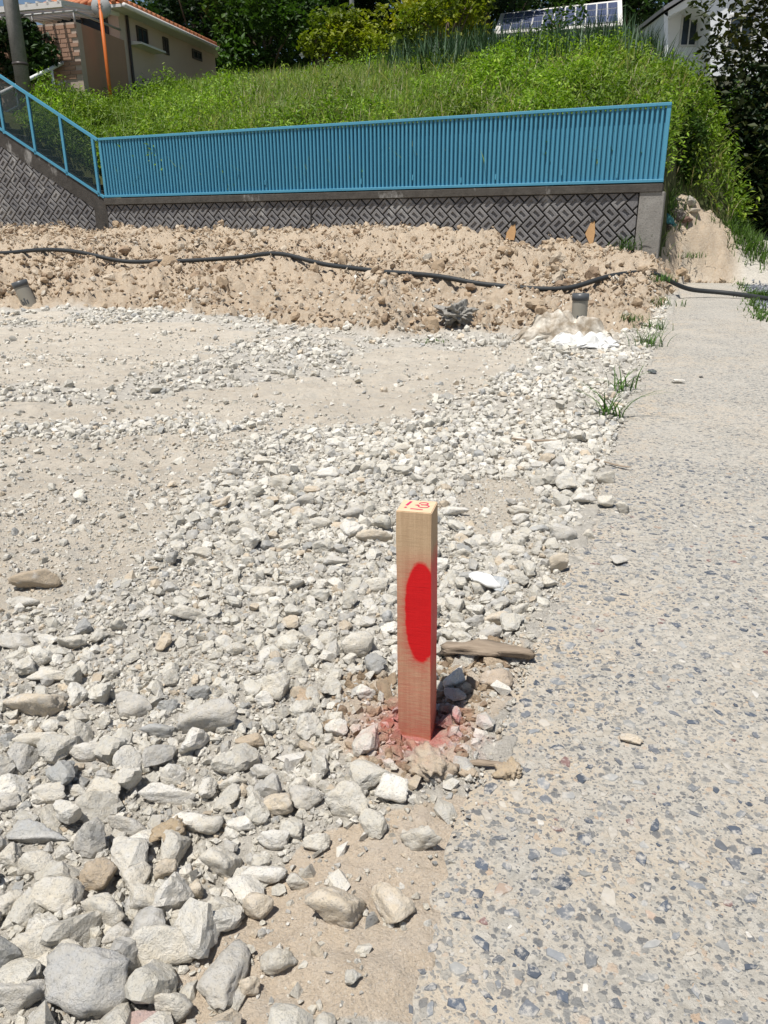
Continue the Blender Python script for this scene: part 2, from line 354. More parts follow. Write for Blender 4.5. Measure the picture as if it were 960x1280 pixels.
def H(x, y, fine=True):
    x = np.asarray(x, float); y = np.asarray(y, float)
    b = base(x, y); mw = mound_w(x, y)
    z = b + (1 - mw) * (0.020 * fbm(x * 3.3, y * 3.3, 4, 3) + 0.012 * fbm(x * 14, y * 14, 3, 13))
    lump = 0.115 * fbm(x * 10, y * 10, 3, 43, .6) + 0.17 * fbm(x * 1.5, y * 1.5, 5, 41, 0.55) + 0.11 * (0.45 - cell(x * 3.1, y * 3.1, 51)) + 0.075 * (0.45 - cell(x * 7.5, y * 7.5, 61))
    z = z + mw * lump
    q, t = path_q(x, y); inside = (t > 0.055) & (t < PATH_W - 0.03) & (q < np.linalg.norm(PATH_B - PATH_A) + .02)
    near = sstep(-0.30, -0.02, t) * (t < PATH_W + .6) * sstep(13.0, 12.0, q)
    z = z * (1 - near * 0.75) + near * (0.001 + 0.016 * fbm(x * 5, y * 5, 3, 161) + .010 * fbm(x * 23, y * 23, 2, 163) - .10 * np.clip(t, -.01, .06))
    z = np.where(inside, -0.06, z)
    return z
def hit(px, py, n=1600, far=24.0):
    d = ray(px, py); t = np.geomspace(0.3, far, n) / np.hypot(d[0], d[1]); P = C0[None] + d[None] * t[:, None]
    h = H(P[:, 0], P[:, 1]); k = np.argmax(P[:, 2] < h)
    return np.array([P[k, 0], P[k, 1], h[k]])

# ------------------------------------------------------------------ the ground
def build_ground():
    a = np.concatenate([np.radians(np.arange(-42, 42.01, 0.25)), np.radians(np.arange(46, 318, 5.0))]); na = len(a)
    r = np.concatenate([np.geomspace(0.22, 16.5, 600), np.geomspace(17.5, 900, 34)]); nr = len(r)
    A, Rr = np.meshgrid(a, r); X = Rr * np.sin(A); Y = Rr * np.cos(A); Z = H(X, Y)
    track, stk, mud, md = zones(X, Y)
    colr = np.stack([np.clip(md + 0.8 * stk * 0, 0, 1), track, np.clip(mud + 0.75 * stk, 0, 1)], -1).reshape(-1, 3)
    V = np.stack([X, Y, Z], -1).reshape(-1, 3)
    i = np.arange(nr - 1)[:, None] * na; j = np.arange(na)[None, :]; k = (j + 1) % na
    Fq = np.stack([i + j, i + na + j, i + na + k, i + k], -1).reshape(-1, 4)
    c = len(V); V = np.vstack([V, [[0, 0, 0]]]); colr = np.vstack([colr, colr[:1]])
    jj = np.arange(na); Ft = np.stack([np.full(na, c), jj, (jj + 1) % na], -1)
    # soften zone borders along rows
    o = link('ground', npmesh('ground', V, [Fq, Ft], M_SOIL, True, colr)); tag(o, kind='structure'); return o
build_ground()

def build_path():
    PL = float(np.linalg.norm(PATH_B - PATH_A)); q0 = -3.0
    q = np.concatenate([np.linspace(q0, -0.7, 20), np.linspace(-.68, 3.0, 330), np.linspace(3.05, PL, 130)]); t = np.linspace(0, 1, 70)
    Q, T = np.meshgrid(q, t, indexing='ij')
    ed = 0.030 * fbm(q * 2.3, q * 0 + 3.1, 3, 81) + 0.020 * fbm(q * 11, q * 0 + 8.1, 4, 82)
    ed2 = 0.03 * fbm(q * 2.3, q * 0 + 13.1, 3, 83)
    TT = ed[:, None] * (1 - T) + (PATH_W + ed2[:, None]) * T
    endw = PL + 0.12 * fbm(t * 3, t * 0, 3, 84); Q = np.where(Q > PL - .2, Q + (endw - PL)[None, :], Q)
    X = PATH_A[0] + pdir[0] * Q + pnor[0] * TT; Y = PATH_A[1] + pdir[1] * Q + pnor[1] * TT
    Z = 0.004 * fbm(X * 2, Y * 2, 3, 85) + 0.0022 * fbm(X * 30, Y * 30, 3, 86)
    Z -= 0.012 * np.clip(1 - TT / 0.03, 0, 1) ** 2
    n0, n1 = Q.shape; V = np.stack([X, Y, Z], -1).reshape(-1, 3)
    stain = (sstep(0.36, 0.02, TT + 0.12 * fbm(X * 3, Y * 3, 4, 87)) * (0.55 + 0.45 * sstep(2.4, 1.2, Y)) + 0.55 * sstep(0.05, .3, fbm(X * 2.2, Y * 2.2, 4, 88)))
    i = np.arange(n0 - 1)[:, None] * n1; j = np.arange(n1 - 1)[None, :]
    Fq = [np.stack([i + j, i + j + 1, i + n1 + j + 1, i + n1 + j], -1)[..., ::-1].reshape(-1, 4)[:, ::-1]]
    # skirts
    def skirt(idx):
        nonlocal V, stain
        s = len(V); low = V[idx].copy(); low[:, 2] -= 0.09; V = np.vstack([V, low]); m = len(idx); e = np.arange(m - 1)
        Fq.append(np.stack([idx[:-1], s + e, s + e + 1, idx[1:]], -1)); stain = np.concatenate([np.ravel(stain), np.ones(m)])
    stain = np.ravel(np.clip(stain, 0, 1))
    skirt(np.arange(n0) * n1); skirt((np.arange(n0) * n1 + n1 - 1)[::-1]); skirt((n0 - 1) * n1 + np.arange(n1))
    o = link('concrete_path', npmesh('concrete_path', V, Fq, M_PATH, True, np.repeat(stain[:, None], 3, 1))); tag(o, kind='structure'); return o
PATH = build_path()
def path_z(x, y): return 0.004 * fbm(x * 2, y * 2, 3, 85) + 0.0022 * fbm(x * 30, y * 30, 3, 86)

def build_aggregate():
    """stones showing in the worn path: the 300 that show largest are single pieces, the rest one mass"""
    n = 9000; r = np.sqrt(rng.uniform(0.55 ** 2, 3.0 ** 2, n * 5)); a = rng.uniform(-0.05, 0.62, n * 5)
    x, y = r * np.sin(a), r * np.cos(a); q, t = path_q(x, y); keep = (t > 0.035) & (t < 0.80); x, y = x[keep][:n * 3], y[keep][:n * 3]
    clus = fbm(x * 2.6, y * 2.6, 3, 91); k2 = rng.random(len(x)) < np.clip(0.62 + 0.9 * clus, 0.1, 1); x, y = x[k2], y[k2]
    s = np.clip(np.exp(rng.normal(math.log(0.0050), 0.60, len(x))), 0.0022, 0.017)
    order = np.argsort(-s); px_, py_, ps = [], [], []; grid = {}
    for i in order:
        gx, gy = int(x[i] / 0.035), int(y[i] / 0.035); ok = True
        for ddx in (-1, 0, 1):
            for ddy in (-1, 0, 1):
                for (qx, qy, qs) in grid.get((gx + ddx, gy + ddy), ()):
                    if (qx - x[i]) ** 2 + (qy - y[i]) ** 2 < (1.05 * (qs + s[i])) ** 2: ok = False; break
                if not ok: break
            if not ok: break
        if ok: grid.setdefault((gx, gy), []).append((x[i], y[i], s[i])); px_.append(x[i]); py_.append(y[i]); ps.append(s[i])
    x, y, s = np.array(px_), np.array(py_), np.array(ps); u, v, dep = proj(np.stack([x, y, 0 * x], -1))
    app = s / dep * ((u > -5) & (u < 965) & (v < 1285)); order = np.argsort(-app); x, y, s = x[order], y[order], s[order]
    m = len(x); K = 8; ang = (np.arange(K)[None] + rng.uniform(-.42, .42, (m, K))) * 2 * math.pi / K; rad = rng.uniform(0.55, 1.15, (m, K))
    asp = rng.uniform(0.38, 0.95, m); rot = rng.uniform(0, 6.28, m)
    lx, ly = rad * np.cos(ang), rad * np.sin(ang) * asp[:, None]; cx = lx * np.cos(rot)[:, None] - ly * np.sin(rot)[:, None]; cy = lx * np.sin(rot)[:, None] + ly * np.cos(rot)[:, None]
    hz = np.clip(s * 0.13, 0.0006, 0.0016) * rng.uniform(.6, 1.3, m)
    outer = np.stack([cx * s[:, None], cy * s[:, None], np.full((m, K), -0.0022)], -1)
    inner = np.stack([cx * s[:, None] * .84, cy * s[:, None] * .84, np.repeat(hz[:, None], K, 1) * rng.uniform(.6, 1.1, (m, K))], -1)
    cen = np.stack([0 * s, 0 * s, hz * 1.15], -1)[:, None]
    Vl = np.concatenate([outer, inner, cen], 1)
    pal = np.array([(0.085, 0.10, 0.125), (0.14, 0.15, 0.165), (0.21, 0.22, 0.23), (0.29, 0.29, 0.28), (0.40, 0.37, 0.32), (0.38, 0.30, 0.24), (0.20, 0.13, 0.12), (0.52, 0.5, 0.46)])
    pc = pal[rng.choice(len(pal), m, p=[.20, .24, .22, .14, .12, .02, .02, .04])] * rng.uniform(.8, 1.25, (m, 1))
    j = np.arange(K); kk = (j + 1) % K
    Fq = np.stack([j, kk, K + kk, K + j], -1); Ft = np.stack([K + j, K + kk, np.full(K, 2 * K)], -1)
    zz = path_z(x, y); P = np.stack([x, y, zz + 0.0004], -1); NT = min(300, m)
    for i in range(NT):
        o = link('pebble', npmesh('pebble', Vl[i], [Fq, Ft], M_AGG, False), PATH); o.location = P[i]; o.color = (*pc[i], 1)
    V = (Vl[NT:] + P[NT:, None]).reshape(-1, 3); off = np.arange(m - NT)[:, None, None] * (2 * K + 1)
    o = link('aggregate', npmesh('aggregate', V, [(Fq[None] + off).reshape(-1, 4), (Ft[None] + off).reshape(-1, 3)], M_AGGS, False, np.repeat(pc[NT:], 2 * K + 1, 0)), PATH); o['kind'] = 'stuff'
build_aggregate()

# ------------------------------------------------------------------ rock shapes
def ico(sub):
    bm = bmesh.new(); bmesh.ops.create_icosphere(bm, subdivisions=sub, radius=1.0); bm.verts.ensure_lookup_table()
    V = np.array([v.co[:] for v in bm.verts]); Fa = np.array([[v.index for v in f.verts] for f in bm.faces]); bm.free(); return V, Fa
def rock(sub, seed, facets=15, sharp=14.0, rough=0.05, lumpy=0.0):
    r = np.random.default_rng(seed); V, Fa = ico(sub); N = r.normal(size=(facets, 3)); N /= np.linalg.norm(N, axis=1)[:, None]
    hk = r.uniform(0.55, 1.0, facets); d = np.maximum(V @ N.T, 1e-3) / hk          # 1/r per plane
    inv = (d ** sharp).sum(1) ** (1.0 / sharp); rad = 1.0 / np.maximum(inv, 0.75)
    if sub >= 2:
        o = Vector(r.uniform(-50, 50, 3)); k = np.array([mnoise.fractal(Vector(v) * 1.8 + o, 1.0, 2.0, 5) for v in V]); rad *= 1 + rough * k
        if lumpy: k2 = np.array([mnoise.noise(Vector(v) * 4.5 + o) for v in V]); rad *= 1 + lumpy * k2
    if sub >= 3:
        k3 = np.array([mnoise.noise(Vector(v) * 9.0 + o) + .5 * mnoise.noise(Vector(v) * 19.0 + o) for v in V]); rad *= 1 + rough * .38 * k3
    W = V * rad[:, None]; W -= (W.max(0) + W.min(0)) / 2; W /= (W.max(0) - W.min(0)).max() / 2
    return W, Fa
ROCK4 = [rock(4, 100 + i, int(8 + i % 6), 44 + i % 16, 0.12, 0.05) for i in range(26)]
ROCK2 = [rock(2, 200 + i, 8 + i % 4, 60, 0.09) for i in range(30)]
ROCK1 = [rock(1, 300 + i, 7 + i % 3, 60) for i in range(30)]
CLOD2 = [rock(2, 400 + i, 18, 7, 0.28, 0.16) for i in range(14)]
CLOD1 = [(lambda q: (q[0] * np.random.default_rng(i).uniform(.75, 1.2, (len(q[0]), 1)), q[1]))(rock(1, 500 + i, 14, 10)) for i in range(16)]
def small_hull(seed):
    r = np.random.default_rng(seed); V, Fa = ico(1)
    bm = bmesh.new(); p = r.normal(size=(9, 3)); p /= np.linalg.norm(p, axis=1)[:, None]; p *= r.uniform(.8, 1.1, (9, 1))
    for q in p: bm.verts.new(q)
    res = bmesh.ops.convex_hull(bm, input=bm.verts); bmesh.ops.delete(bm, geom=[v for v in bm.verts if not v.link_faces], context='VERTS')
    bm.verts.index_update(); bm.verts.ensure_lookup_table(); W = np.array([v.co[:] for v in bm.verts]); Fq = np.array([[v.index for v in f.verts] for f in bm.faces]); bm.free(); return W, Fq
HULL = [small_hull(600 + i) for i in range(30)]
def rotm(n, tilt=3.14):
    az = rng.uniform(0, 2 * math.pi, n); tx = rng.uniform(-tilt, tilt, n); ty = rng.uniform(-tilt, tilt, n)
    ca, sa, cx, sx, cy, sy = np.cos(az), np.sin(az), np.cos(tx), np.sin(tx), np.cos(ty), np.sin(ty); z, o = 0 * az, 0 * az + 1
    Rz = np.stack([ca, -sa, z, sa, ca, z, z, z, o], -1).reshape(-1, 3, 3); Rx = np.stack([o, z, z, z, cx, -sx, z, sx, cx], -1).reshape(-1, 3, 3); Ry = np.stack([cy, z, sy, z, o, z, -sy, z, cy], -1).reshape(-1, 3, 3)
    return Rz @ Rx @ Ry
def merge(shapes, pos, scale, R, colr):
    Vs, Fs, Cs, off = [], [], [], 0; idx = rng.integers(0, len(shapes), len(pos))
    for s in range(len(shapes)):
        k = np.where(idx == s)[0]
        if not len(k): continue
        W, Fa = shapes[s]; P = np.einsum('nij,nvj->nvi', R[k], W[None] * scale[k][:, None, :]) + pos[k][:, None]
        Vs.append(P.reshape(-1, 3)); Fs.append((Fa[None] + off + (np.arange(len(k)) * len(W))[:, None, None]).reshape(-1, 3)); Cs.append(np.repeat(colr[k], len(W), 0)); off += len(k) * len(W)
    return np.vstack(Vs), np.vstack(Fs), np.vstack(Cs)
PALE = np.array([(0.60, 0.58, 0.525), (0.67, 0.65, 0.60), (0.55, 0.53, 0.48), (0.49, 0.48, 0.455), (0.39, 0.395, 0.39), (0.58, 0.505, 0.405), (0.71, 0.69, 0.645)])
def stone_cols(n, p=(.32, .24, .20, .10, .035, .045, .06)): return PALE[rng.choice(7, n, p=p)] * rng.uniform(.9, 1.1, (n, 1))

# ------------------------------------------------------------------ single stones
GRP = 'loose stones of the rubble bed'
GEN = 'pale grey broken stone lying loose in the rubble bed'
ROCK_ME = [npmesh('stone', W, [Fa], M_STONE, True) for W, Fa in ROCK4]
ROCK_MID = [npmesh('stone', *(lambda q: (q[0], [q[1]]))(rock(3, 700 + i, 8 + i % 4, 60, .11, .05)), M_STONE, False) for i in range(24)]
CLOD_ME = [npmesh('earth_clod', *(lambda q: (q[0], [q[1]]))(rock(4, 800 + i, 20, 6, 0.34, 0.26)), M_STONE, True) for i in range(6)]
ROUGH_ME = npmesh('earth_lump', *(lambda q: (q[0], [q[1]]))(rock(4, 905, 26, 5, 0.75, 0.45)), M_STONE, False)
placed = []          # x, y, radius
def stone_label(x, y, r, c):
    u, v, _ = proj(np.array([x, y, 0.0])); u, v = u[0], v[0]; t = path_q(x, y)[1]; c = np.array(c); sat = c[0] / c[2]
    hue = 'brown' if sat > 1.45 else 'tan' if sat > 1.25 else 'whitish' if c.mean() > .62 else 'bluish grey' if sat < 1.02 else 'pale grey' if c.mean() > .53 else 'darker grey'
    size = 'large' if r > .036 else 'fist-sized' if r > .024 else 'small'
    if zones(np.array([x]), np.array([y]))[2][0] > .5: place = 'lying on the dried mud beside the path'
    elif zones(np.array([x]), np.array([y]))[1][0] > .5: place = 'on the crumbly soil around the stake'
    elif t > -.16: place = 'along the edge of the concrete path'
    elif y < STAKE_C[1] - .16: place = 'in the coarse rubble next to the dried mud'
    elif y < STAKE_C[1] + .25: place = 'in the mixed rubble level with the stake foot'
    elif y < 2.6: place = 'in the loose stones just beyond the stake'
    else: place = 'in the pale stones between the stake and the torn bag'
    return f'{size} {hue} stone {place}'
def put_stone(me, x, y, z, sx, sy, sz, rot, colr, label=GEN, cat='stone', group=GRP, name='stone'):
    o = link(name, me); o.location = (x, y, z); o.scale = (sx, sy, sz); o.rotation_euler = rot; o.color = (*colr, 1)
    tag(o, label, cat, group); return o
W0, W1, GR, BL, BR, TN, RD = (.65, .62, .555), (.73, .71, .665), (.56, .54, .50), (.46, .465, .46), (.50, .42, .325), (.64, .57, .47), (.48, .37, .35)
# photo centre x, y, width, height, tint, own label
HERO = [
 (210, 985, 84, 44, W1, 'long flat whitish stone lying across two dusty stones above the muddy corner'), (435, 998, 86, 66, W0, 'broad flat-topped pale stone in front of the red-painted stake'),
 (157, 1025, 60, 40, GR, None), (301, 1026, 42, 33, W1, None), (342, 1042, 44, 38, W1, None), (330, 1085, 66, 44, W1, 'smooth knobbly white stone with a waist, near the muddy corner'),
 (420, 1134, 88, 74, TN, 'big rounded stone caked with dried tan mud beside the path edge'), (205, 1186, 86, 80, W0, 'blocky angular whitish stone with a flat lit top beside a tilted slab'),
 (347, 1198, 62, 48, W0, 'whitish stone lying alone on the dried tan mud'), (277, 1208, 62, 112, GR, 'long grey slab of stone leaning on edge in the mud'),
 (107, 1228, 112, 118, (.52, .515, .50), 'largest dark grey rough slab lying at the rubble corner'), (40, 1186, 70, 66, W0, None), (30, 1246, 70, 58, GR, None), (90, 1196, 54, 46, W0, None),
 (130, 1142, 60, 60, W0, None), (70, 1118, 70, 68, W0, None), (188, 1126, 64, 50, W0, None), (120, 1090, 50, 54, BR, 'chunky brown stone wedged among pale stones'),
 (167, 1092, 42, 58, W0, None), (207, 1083, 46, 40, TN, None), (47, 1040, 80, 42, BL, None), (45, 1080, 48, 52, W0, None), (382, 992, 46, 50, GR, None), (345, 1002, 50, 48, TN, None),
 (275, 1128, 50, 44, W0, None), (322, 1130, 48, 52, TN, None), (372, 1098, 32, 34, W0, None), (310, 1228, 46, 40, TN, None), (215, 1256, 60, 58, W0, None), (175, 1278, 70, 34, RD, 'reddish purple stone half buried between pale stones'),
 (152, 1172, 36, 46, GR, None), (260, 1022, 44, 48, W0, None), (275, 1066, 58, 62, W0, None), (102, 1040, 27, 30, W1, None), (12, 1068, 42, 46, W0, None), (8, 1130, 40, 50, W0, None), (5, 1000, 40, 34, GR, None),
 (60, 990, 50, 34, W0, None), (130, 985, 46, 40, W0, None), (290, 975, 44, 34, W0, None), (330, 960, 36, 30, GR, None), (395, 1050, 40, 34, W0, None), (240, 1110, 34, 34, TN, None), (232, 1145, 36, 34, W0, None),
 (262, 897, 86, 64, GR, 'large rounded grey boulder with rough pitted face in the rubble'), (345, 860, 56, 48, W0, None), (37, 872, 84, 62, TN, 'large tan slab with a flat sloping top'), (42, 722, 64, 42, BR, 'lone brown lump of stone on the fine packed gravel'),
 (30, 748, 42, 25, GR, None), (167, 880, 52, 50, GR, None), (235, 765, 54, 36, W0, None), (447, 805, 52, 46, W0, None), (372, 795, 38, 27, W0, None), (330, 875, 38, 29, W1, None), (420, 905, 34, 38, W1, 'bright white nodule of stone on crumbly brown soil by the stake'),
 (312, 922, 42, 32, BR, None), (107, 940, 38, 36, W1, None), (45, 920, 64, 38, W0, None), (200, 915, 58, 30, BL, None), (150, 868, 32, 24, W0, None), (297, 810, 42, 26, W0, None), (60, 840, 50, 30, W0, None), (20, 800, 46, 34, GR, None), (90, 800, 40, 30, W0, None),
 (490, 988, 44, 50, W1, 'white angular stone standing against the soil lump below the stake'), (526, 1046, 56, 50, W0, 'white pitted stone resting on the edge of the concrete path'), (492, 1122, 52, 78, TN, 'tan oval stone bedded along the path edge in the mud'),
 (620, 846, 48, 40, (.50, .42, .34), 'brownish rounded stone against the weathered timber piece'), (612, 790, 36, 32, GR, None), (652, 760, 28, 24, W0, None), (622, 768, 38, 28, TN, None), (697, 704, 44, 33, TN, 'tan angular stone overhanging the path edge'),
 (688, 728, 22, 24, W0, None), (592, 720, 40, 24, BL, None), (624, 726, 26, 36, (.52, .55, .58), 'upright bluish white stone beside the white crockery shard'), (704, 668, 38, 34, GR, None), (673, 662, 32, 17, BL, None), (453, 804, 32, 38, W0, None), (457, 862, 30, 36, W1, None), (484, 770, 24, 28, BL, None), (481, 648, 34, 24, W0, None), (570, 642, 38, 24, W1, None), (468, 669, 46, 26, TN, None),
 (758, 627, 26, 26, W0, None), (778, 635, 23, 21, W0, None), (757, 597, 23, 21, W0, None), (735, 668, 20, 16, W0, None), (730, 625, 30, 24, W1, None), (705, 600, 30, 18, W1, None), (690, 560, 30, 20, W1, None), (640, 690, 34, 22, W0, None), (575, 690, 30, 20, W0, None), (650, 640, 30, 18, W0, None),
 (410, 590, 34, 22, W1, None), (440, 640, 36, 24, GR, None), (350, 600, 34, 22, W0, None), (380, 625, 30, 24, GR, None), (460, 585, 30, 20, W0, None), (330, 575, 28, 18, W0, None), (290, 590, 26, 18, GR, None), (420, 555, 30, 18, W1, None), (500, 560, 28, 18, W0, None), (540, 590, 30, 18, W0, None), (400, 655, 36, 22, W0, None), (360, 680, 34, 20, W0, None), (310, 660, 32, 22, W0, None), (250, 690, 34, 22, W0, None), (420, 700, 38, 24, GR, None), (470, 730, 36, 26, W0, None), (330, 735, 40, 24, W0, None),
]
def pitch_at(y): return math.radians(PITCH) + math.atan((y - 640) / FPX)
for i, (px, py, pw, ph, c, lab) in enumerate(HERO):
    g = G(px, py + ph * 0.30); dep = proj(g)[2][0]; wx = pw / FPX * dep / 2 * 1.04
    a = pitch_at(py); vh = ph / FPX * dep * 1.0                       # apparent height = depth*sin(a) + height*cos(a)
    hz = min(0.80 * wx * 2, vh / (math.sin(a) * 0.80 + math.cos(a) * 0.95)) / 2; dy = max((vh - 2 * hz * math.cos(a)) / math.sin(a), hz * 1.3) / 2
    z = float(H(g[0], g[1])) + hz * 0.62
    q, t = path_q(g[0], g[1])
    if t > 0: z = hz * 0.75
    put_stone(ROCK_ME[i % 26], g[0], g[1] + dy * .3, z, wx, dy, hz, (random.uniform(-.12, .12), random.uniform(-.12, .12), random.choice((0, math.pi)) + random.uniform(-.15, .15)), np.array(c) * random.uniform(.93, 1.05), lab or stone_label(g[0], g[1], wx, c))
    placed.append((g[0], g[1] + dy * .3, 0.5 * (wx + dy)))
# a few stones lying on the path itself
for px, py, pw, ph, c, lab in ((847, 475, 16, 12, W1, 'small white stone lying out on the bare concrete path'), (787, 920, 30, 24, TN, 'flaky pale chip lying on the concrete path beside the stake'), (772, 701, 24, 10, GR, 'flat grey stone flake on the concrete path'),
                               (815, 465, 14, 6, (.10, .11, .125), 'black slate flake at the path edge beside grass'), (876, 470, 7, 6, (.2, .2, .2), 'tiny dark pebble on the far part of the concrete path')):
    g = G(px, py + ph * .3); dep = proj(g)[2][0]; wx = pw / FPX * dep / 2; hz = wx * 0.42
    put_stone(ROCK_ME[random.randrange(26)], g[0], g[1], hz * .8, wx, wx * .8, hz, (0, 0, random.uniform(0, 6)), c, lab, 'stone', 'stones lying on the path')

# ------------------------------------------------------------------ scattered rubble
def fan(n, r0, r1, a0=-36, a1=30):
    r = np.sqrt(rng.uniform(r0 * r0, r1 * r1, n)); a = np.radians(rng.uniform(a0, a1, n)); return r * np.sin(a), r * np.cos(a)
RUB = dict(x=[], y=[], s=[])
def dart(x, y, s, fac, cellsize, limit=None):
    grid = {}
    for (qx, qy, qs) in placed: grid.setdefault((int(qx // cellsize), int(qy // cellsize)), []).append((qx, qy, qs))
    out = []
    for i in np.argsort(-s):
        gx, gy = int(x[i] // cellsize), int(y[i] // cellsize); ok = True
        for ddx in (-1, 0, 1):
            for ddy in (-1, 0, 1):
                for (qx, qy, qs) in grid.get((gx + ddx, gy + ddy), ()):
                    if (qx - x[i]) ** 2 + (qy - y[i]) ** 2 < (fac * (qs + s[i])) ** 2: ok = False; break
                if not ok: break
            if not ok: break
        if ok: grid.setdefault((gx, gy), []).append((x[i], y[i], s[i])); out.append(i)
        if limit and len(out) >= limit: break
    return np.array(out, int)
def rubble_density(x, y, kind):
    track, stk, mud, md = zones(x, y); q, t = path_q(x, y); u, v, _ = proj(np.stack([x, np.maximum(y, .3), 0 * x], -1))
    cl = fbm(x * 2.1, y * 2.1, 3, 131)
    d = {'L': 0.9, 'M': 1.0, 'S': 1.0, 'X': 1.0}[kind] * np.ones_like(x)
    d *= np.where(track > .5, {'L': 0.0, 'M': 0.02, 'S': 0.13, 'X': 0.45}[kind], 1)
    left = sstep(330, 180, u) * sstep(640, 700, v) * sstep(840, 760, v)                   # packed fine gravel left of the stake
    d *= 1 - left * {'L': 1, 'M': .75, 'S': .25, 'X': 0}[kind]
    mixd = sstep(560, 470, u) * sstep(670, 730, v) * sstep(985, 945, v); d *= 1 - mixd * {'L': .75, 'M': .55, 'S': 0, 'X': 0}[kind]
    d *= np.where(stk > .5, {'L': 0.05, 'M': 0.15, 'S': 0.35, 'X': .5}[kind], 1); d *= np.where(mud > .5, {'L': 0.0, 'M': 0.10, 'S': 0.15, 'X': .25}[kind], 1)
    d *= 1 - md * {'L': 1, 'M': .96, 'S': .9, 'X': .9}[kind]
    d *= (t < {'L': -.04, 'M': -.02, 'S': 0.005, 'X': 0.03}[kind]) * (0.65 + 0.9 * cl if kind in 'LM' else 1)
    d *= np.where((v < 520) & (v > 395), sstep(-.12, .2, fbm(x * 1.1, y * 1.9, 3, 141)) * .7 + .3, 1)
    d *= np.hypot(x - STAKE_C[0], y - STAKE_C[1]) > 0.05
    return np.clip(d, 0, 1)
# class L: 5-9 cm, class M: 2.5-5 cm (each kept from overlapping), largest become single objects
x, y = fan(5200, .5, 3.4); s = rng.uniform(.020, .037, len(x)); near = sstep(1.22, .9, y); k = rng.random(len(x)) < rubble_density(x, y, 'L') * (.10 + .9 * near); x, y, s = x[k], y[k], s[k]
o_ = dart(x, y, s, .64, .09); LX, LY, LS = x[o_], y[o_], s[o_]
x, y = fan(900, .5, 1.25, -36, 4); s = rng.uniform(.024, .036, len(x)); k = rng.random(len(x)) < rubble_density(x, y, 'L'); x, y, s = x[k], y[k], s[k]; sv_ = placed; placed = list(placed) + list(zip(LX, LY, LS)); o_ = dart(x, y, s, .50, .09); placed = sv_
LX, LY, LS = np.r_[LX, x[o_]], np.r_[LY, y[o_]], np.r_[LS, s[o_]]; placed += list(zip(LX, LY, LS))
x, y = fan(30000, .5, 4.6); s = rng.uniform(.010, .024, len(x)); k = rng.random(len(x)) < rubble_density(x, y, 'M'); x, y, s = x[k], y[k], s[k]
o_ = dart(x, y, s, .76, .06); MX, MY, MS = x[o_], y[o_], s[o_]; placed += list(zip(MX, MY, MS))
x, y = fan(9000, 4.6, 9.6, -36, 22); s = rng.uniform(.016, .038, len(x)); k = rng.random(len(x)) < rubble_density(x, y, 'M'); x, y, s = x[k], y[k], s[k]
o_ = dart(x, y, s, .78, .08); MX = np.r_[MX, x[o_]]; MY = np.r_[MY, y[o_]]; MS = np.r_[MS, s[o_]]
AX, AY, AS = np.r_[LX, MX], np.r_[LY, MY], np.r_[LS, MS]
u, v, dep = proj(np.stack([AX, AY, 0 * AX], -1)); app = AS / dep * ((u > -10) & (u < 970) & (v < 1290)); order = np.argsort(-app); NS = 300 - len(HERO)
top, rest = order[:NS], order[NS:]
for i in top:
    sz = AS[i]; cc_ = stone_cols(1)[0]; sh = np.array([random.uniform(.85, 1.25), random.uniform(.7, 1.0), random.uniform(.62, .95)]) * sz
    put_stone(ROCK_MID[random.randrange(24)], AX[i], AY[i], float(H(AX[i], AY[i])) + sh[2] * random.uniform(.35, .95), *sh, (random.uniform(-.4, .4), random.uniform(-.4, .4), random.uniform(0, 6.28)), cc_, stone_label(AX[i], AY[i], sz, cc_))
Vall, Fall, Call, off = [], [], [], 0
def add_mass(shapes, x, y, s, tilt, emb, cols):
    global off
    n = len(x); sc = np.stack([rng.uniform(.85, 1.3, n), rng.uniform(.7, 1.0, n), rng.uniform(.6, .95, n)], -1) * s[:, None]
    pos = np.stack([x, y, H(x, y) + sc[:, 2] * (emb + rng.uniform(-.2, .3, n))], -1); q, t = path_q(x, y); pos[:, 2] = np.where(t > -.005, sc[:, 2] * .6, pos[:, 2])
    V, Fa, Cc = merge(shapes, pos, sc, rotm(n, tilt), cols); Vall.append(V); Fall.append(Fa + off); Call.append(Cc); off += len(V)
near_ = AY[rest] < 2.6
add_mass(ROCK2, AX[rest][near_], AY[rest][near_], AS[rest][near_], .45, .38, stone_cols(int(near_.sum())))
add_mass(ROCK1, AX[rest][~near_], AY[rest][~near_], AS[rest][~near_], .45, .5, stone_cols(int((~near_).sum())) * 1.06)
x, y = fan(36000, .5, 3.6); s = np.exp(rng.normal(math.log(.0080), .36, len(x))); k = rng.random(len(x)) < rubble_density(x, y, 'S') * .95; x, y, s = x[k], y[k], s[k]
add_mass(ROCK1, x[:9000], y[:9000], s[:9000], .6, .3, stone_cols(len(x[:9000]))); add_mass(HULL, x[9000:], y[9000:], s[9000:], .6, .3, stone_cols(len(x[9000:])))
x, y = fan(24000, 2.7, 6.5, -36, 24); s = np.exp(rng.normal(math.log(.0075), .30, len(x))); k = rng.random(len(x)) < rubble_density(x, y, 'X') * .8; x, y, s = x[k], y[k], s[k]
add_mass(HULL, x, y, s, 1.0, .3, stone_cols(len(x)) * .97)
x, y = fan(38000, 3.6, 9.0, -36, 22); s = np.exp(rng.normal(math.log(.0135), .36, len(x))); k = rng.random(len(x)) < rubble_density(x, y, 'S') * .8; x, y, s = x[k], y[k], s[k]
add_mass(HULL, x, y, s, .6, .3, stone_cols(len(x)) * 1.06)
x, y = fan(52000, .5, 2.7); s = np.exp(rng.normal(math.log(.0040), .34, len(x))); k = rng.random(len(x)) < rubble_density(x, y, 'X') * .9; x, y, s = x[k], y[k], s[k]
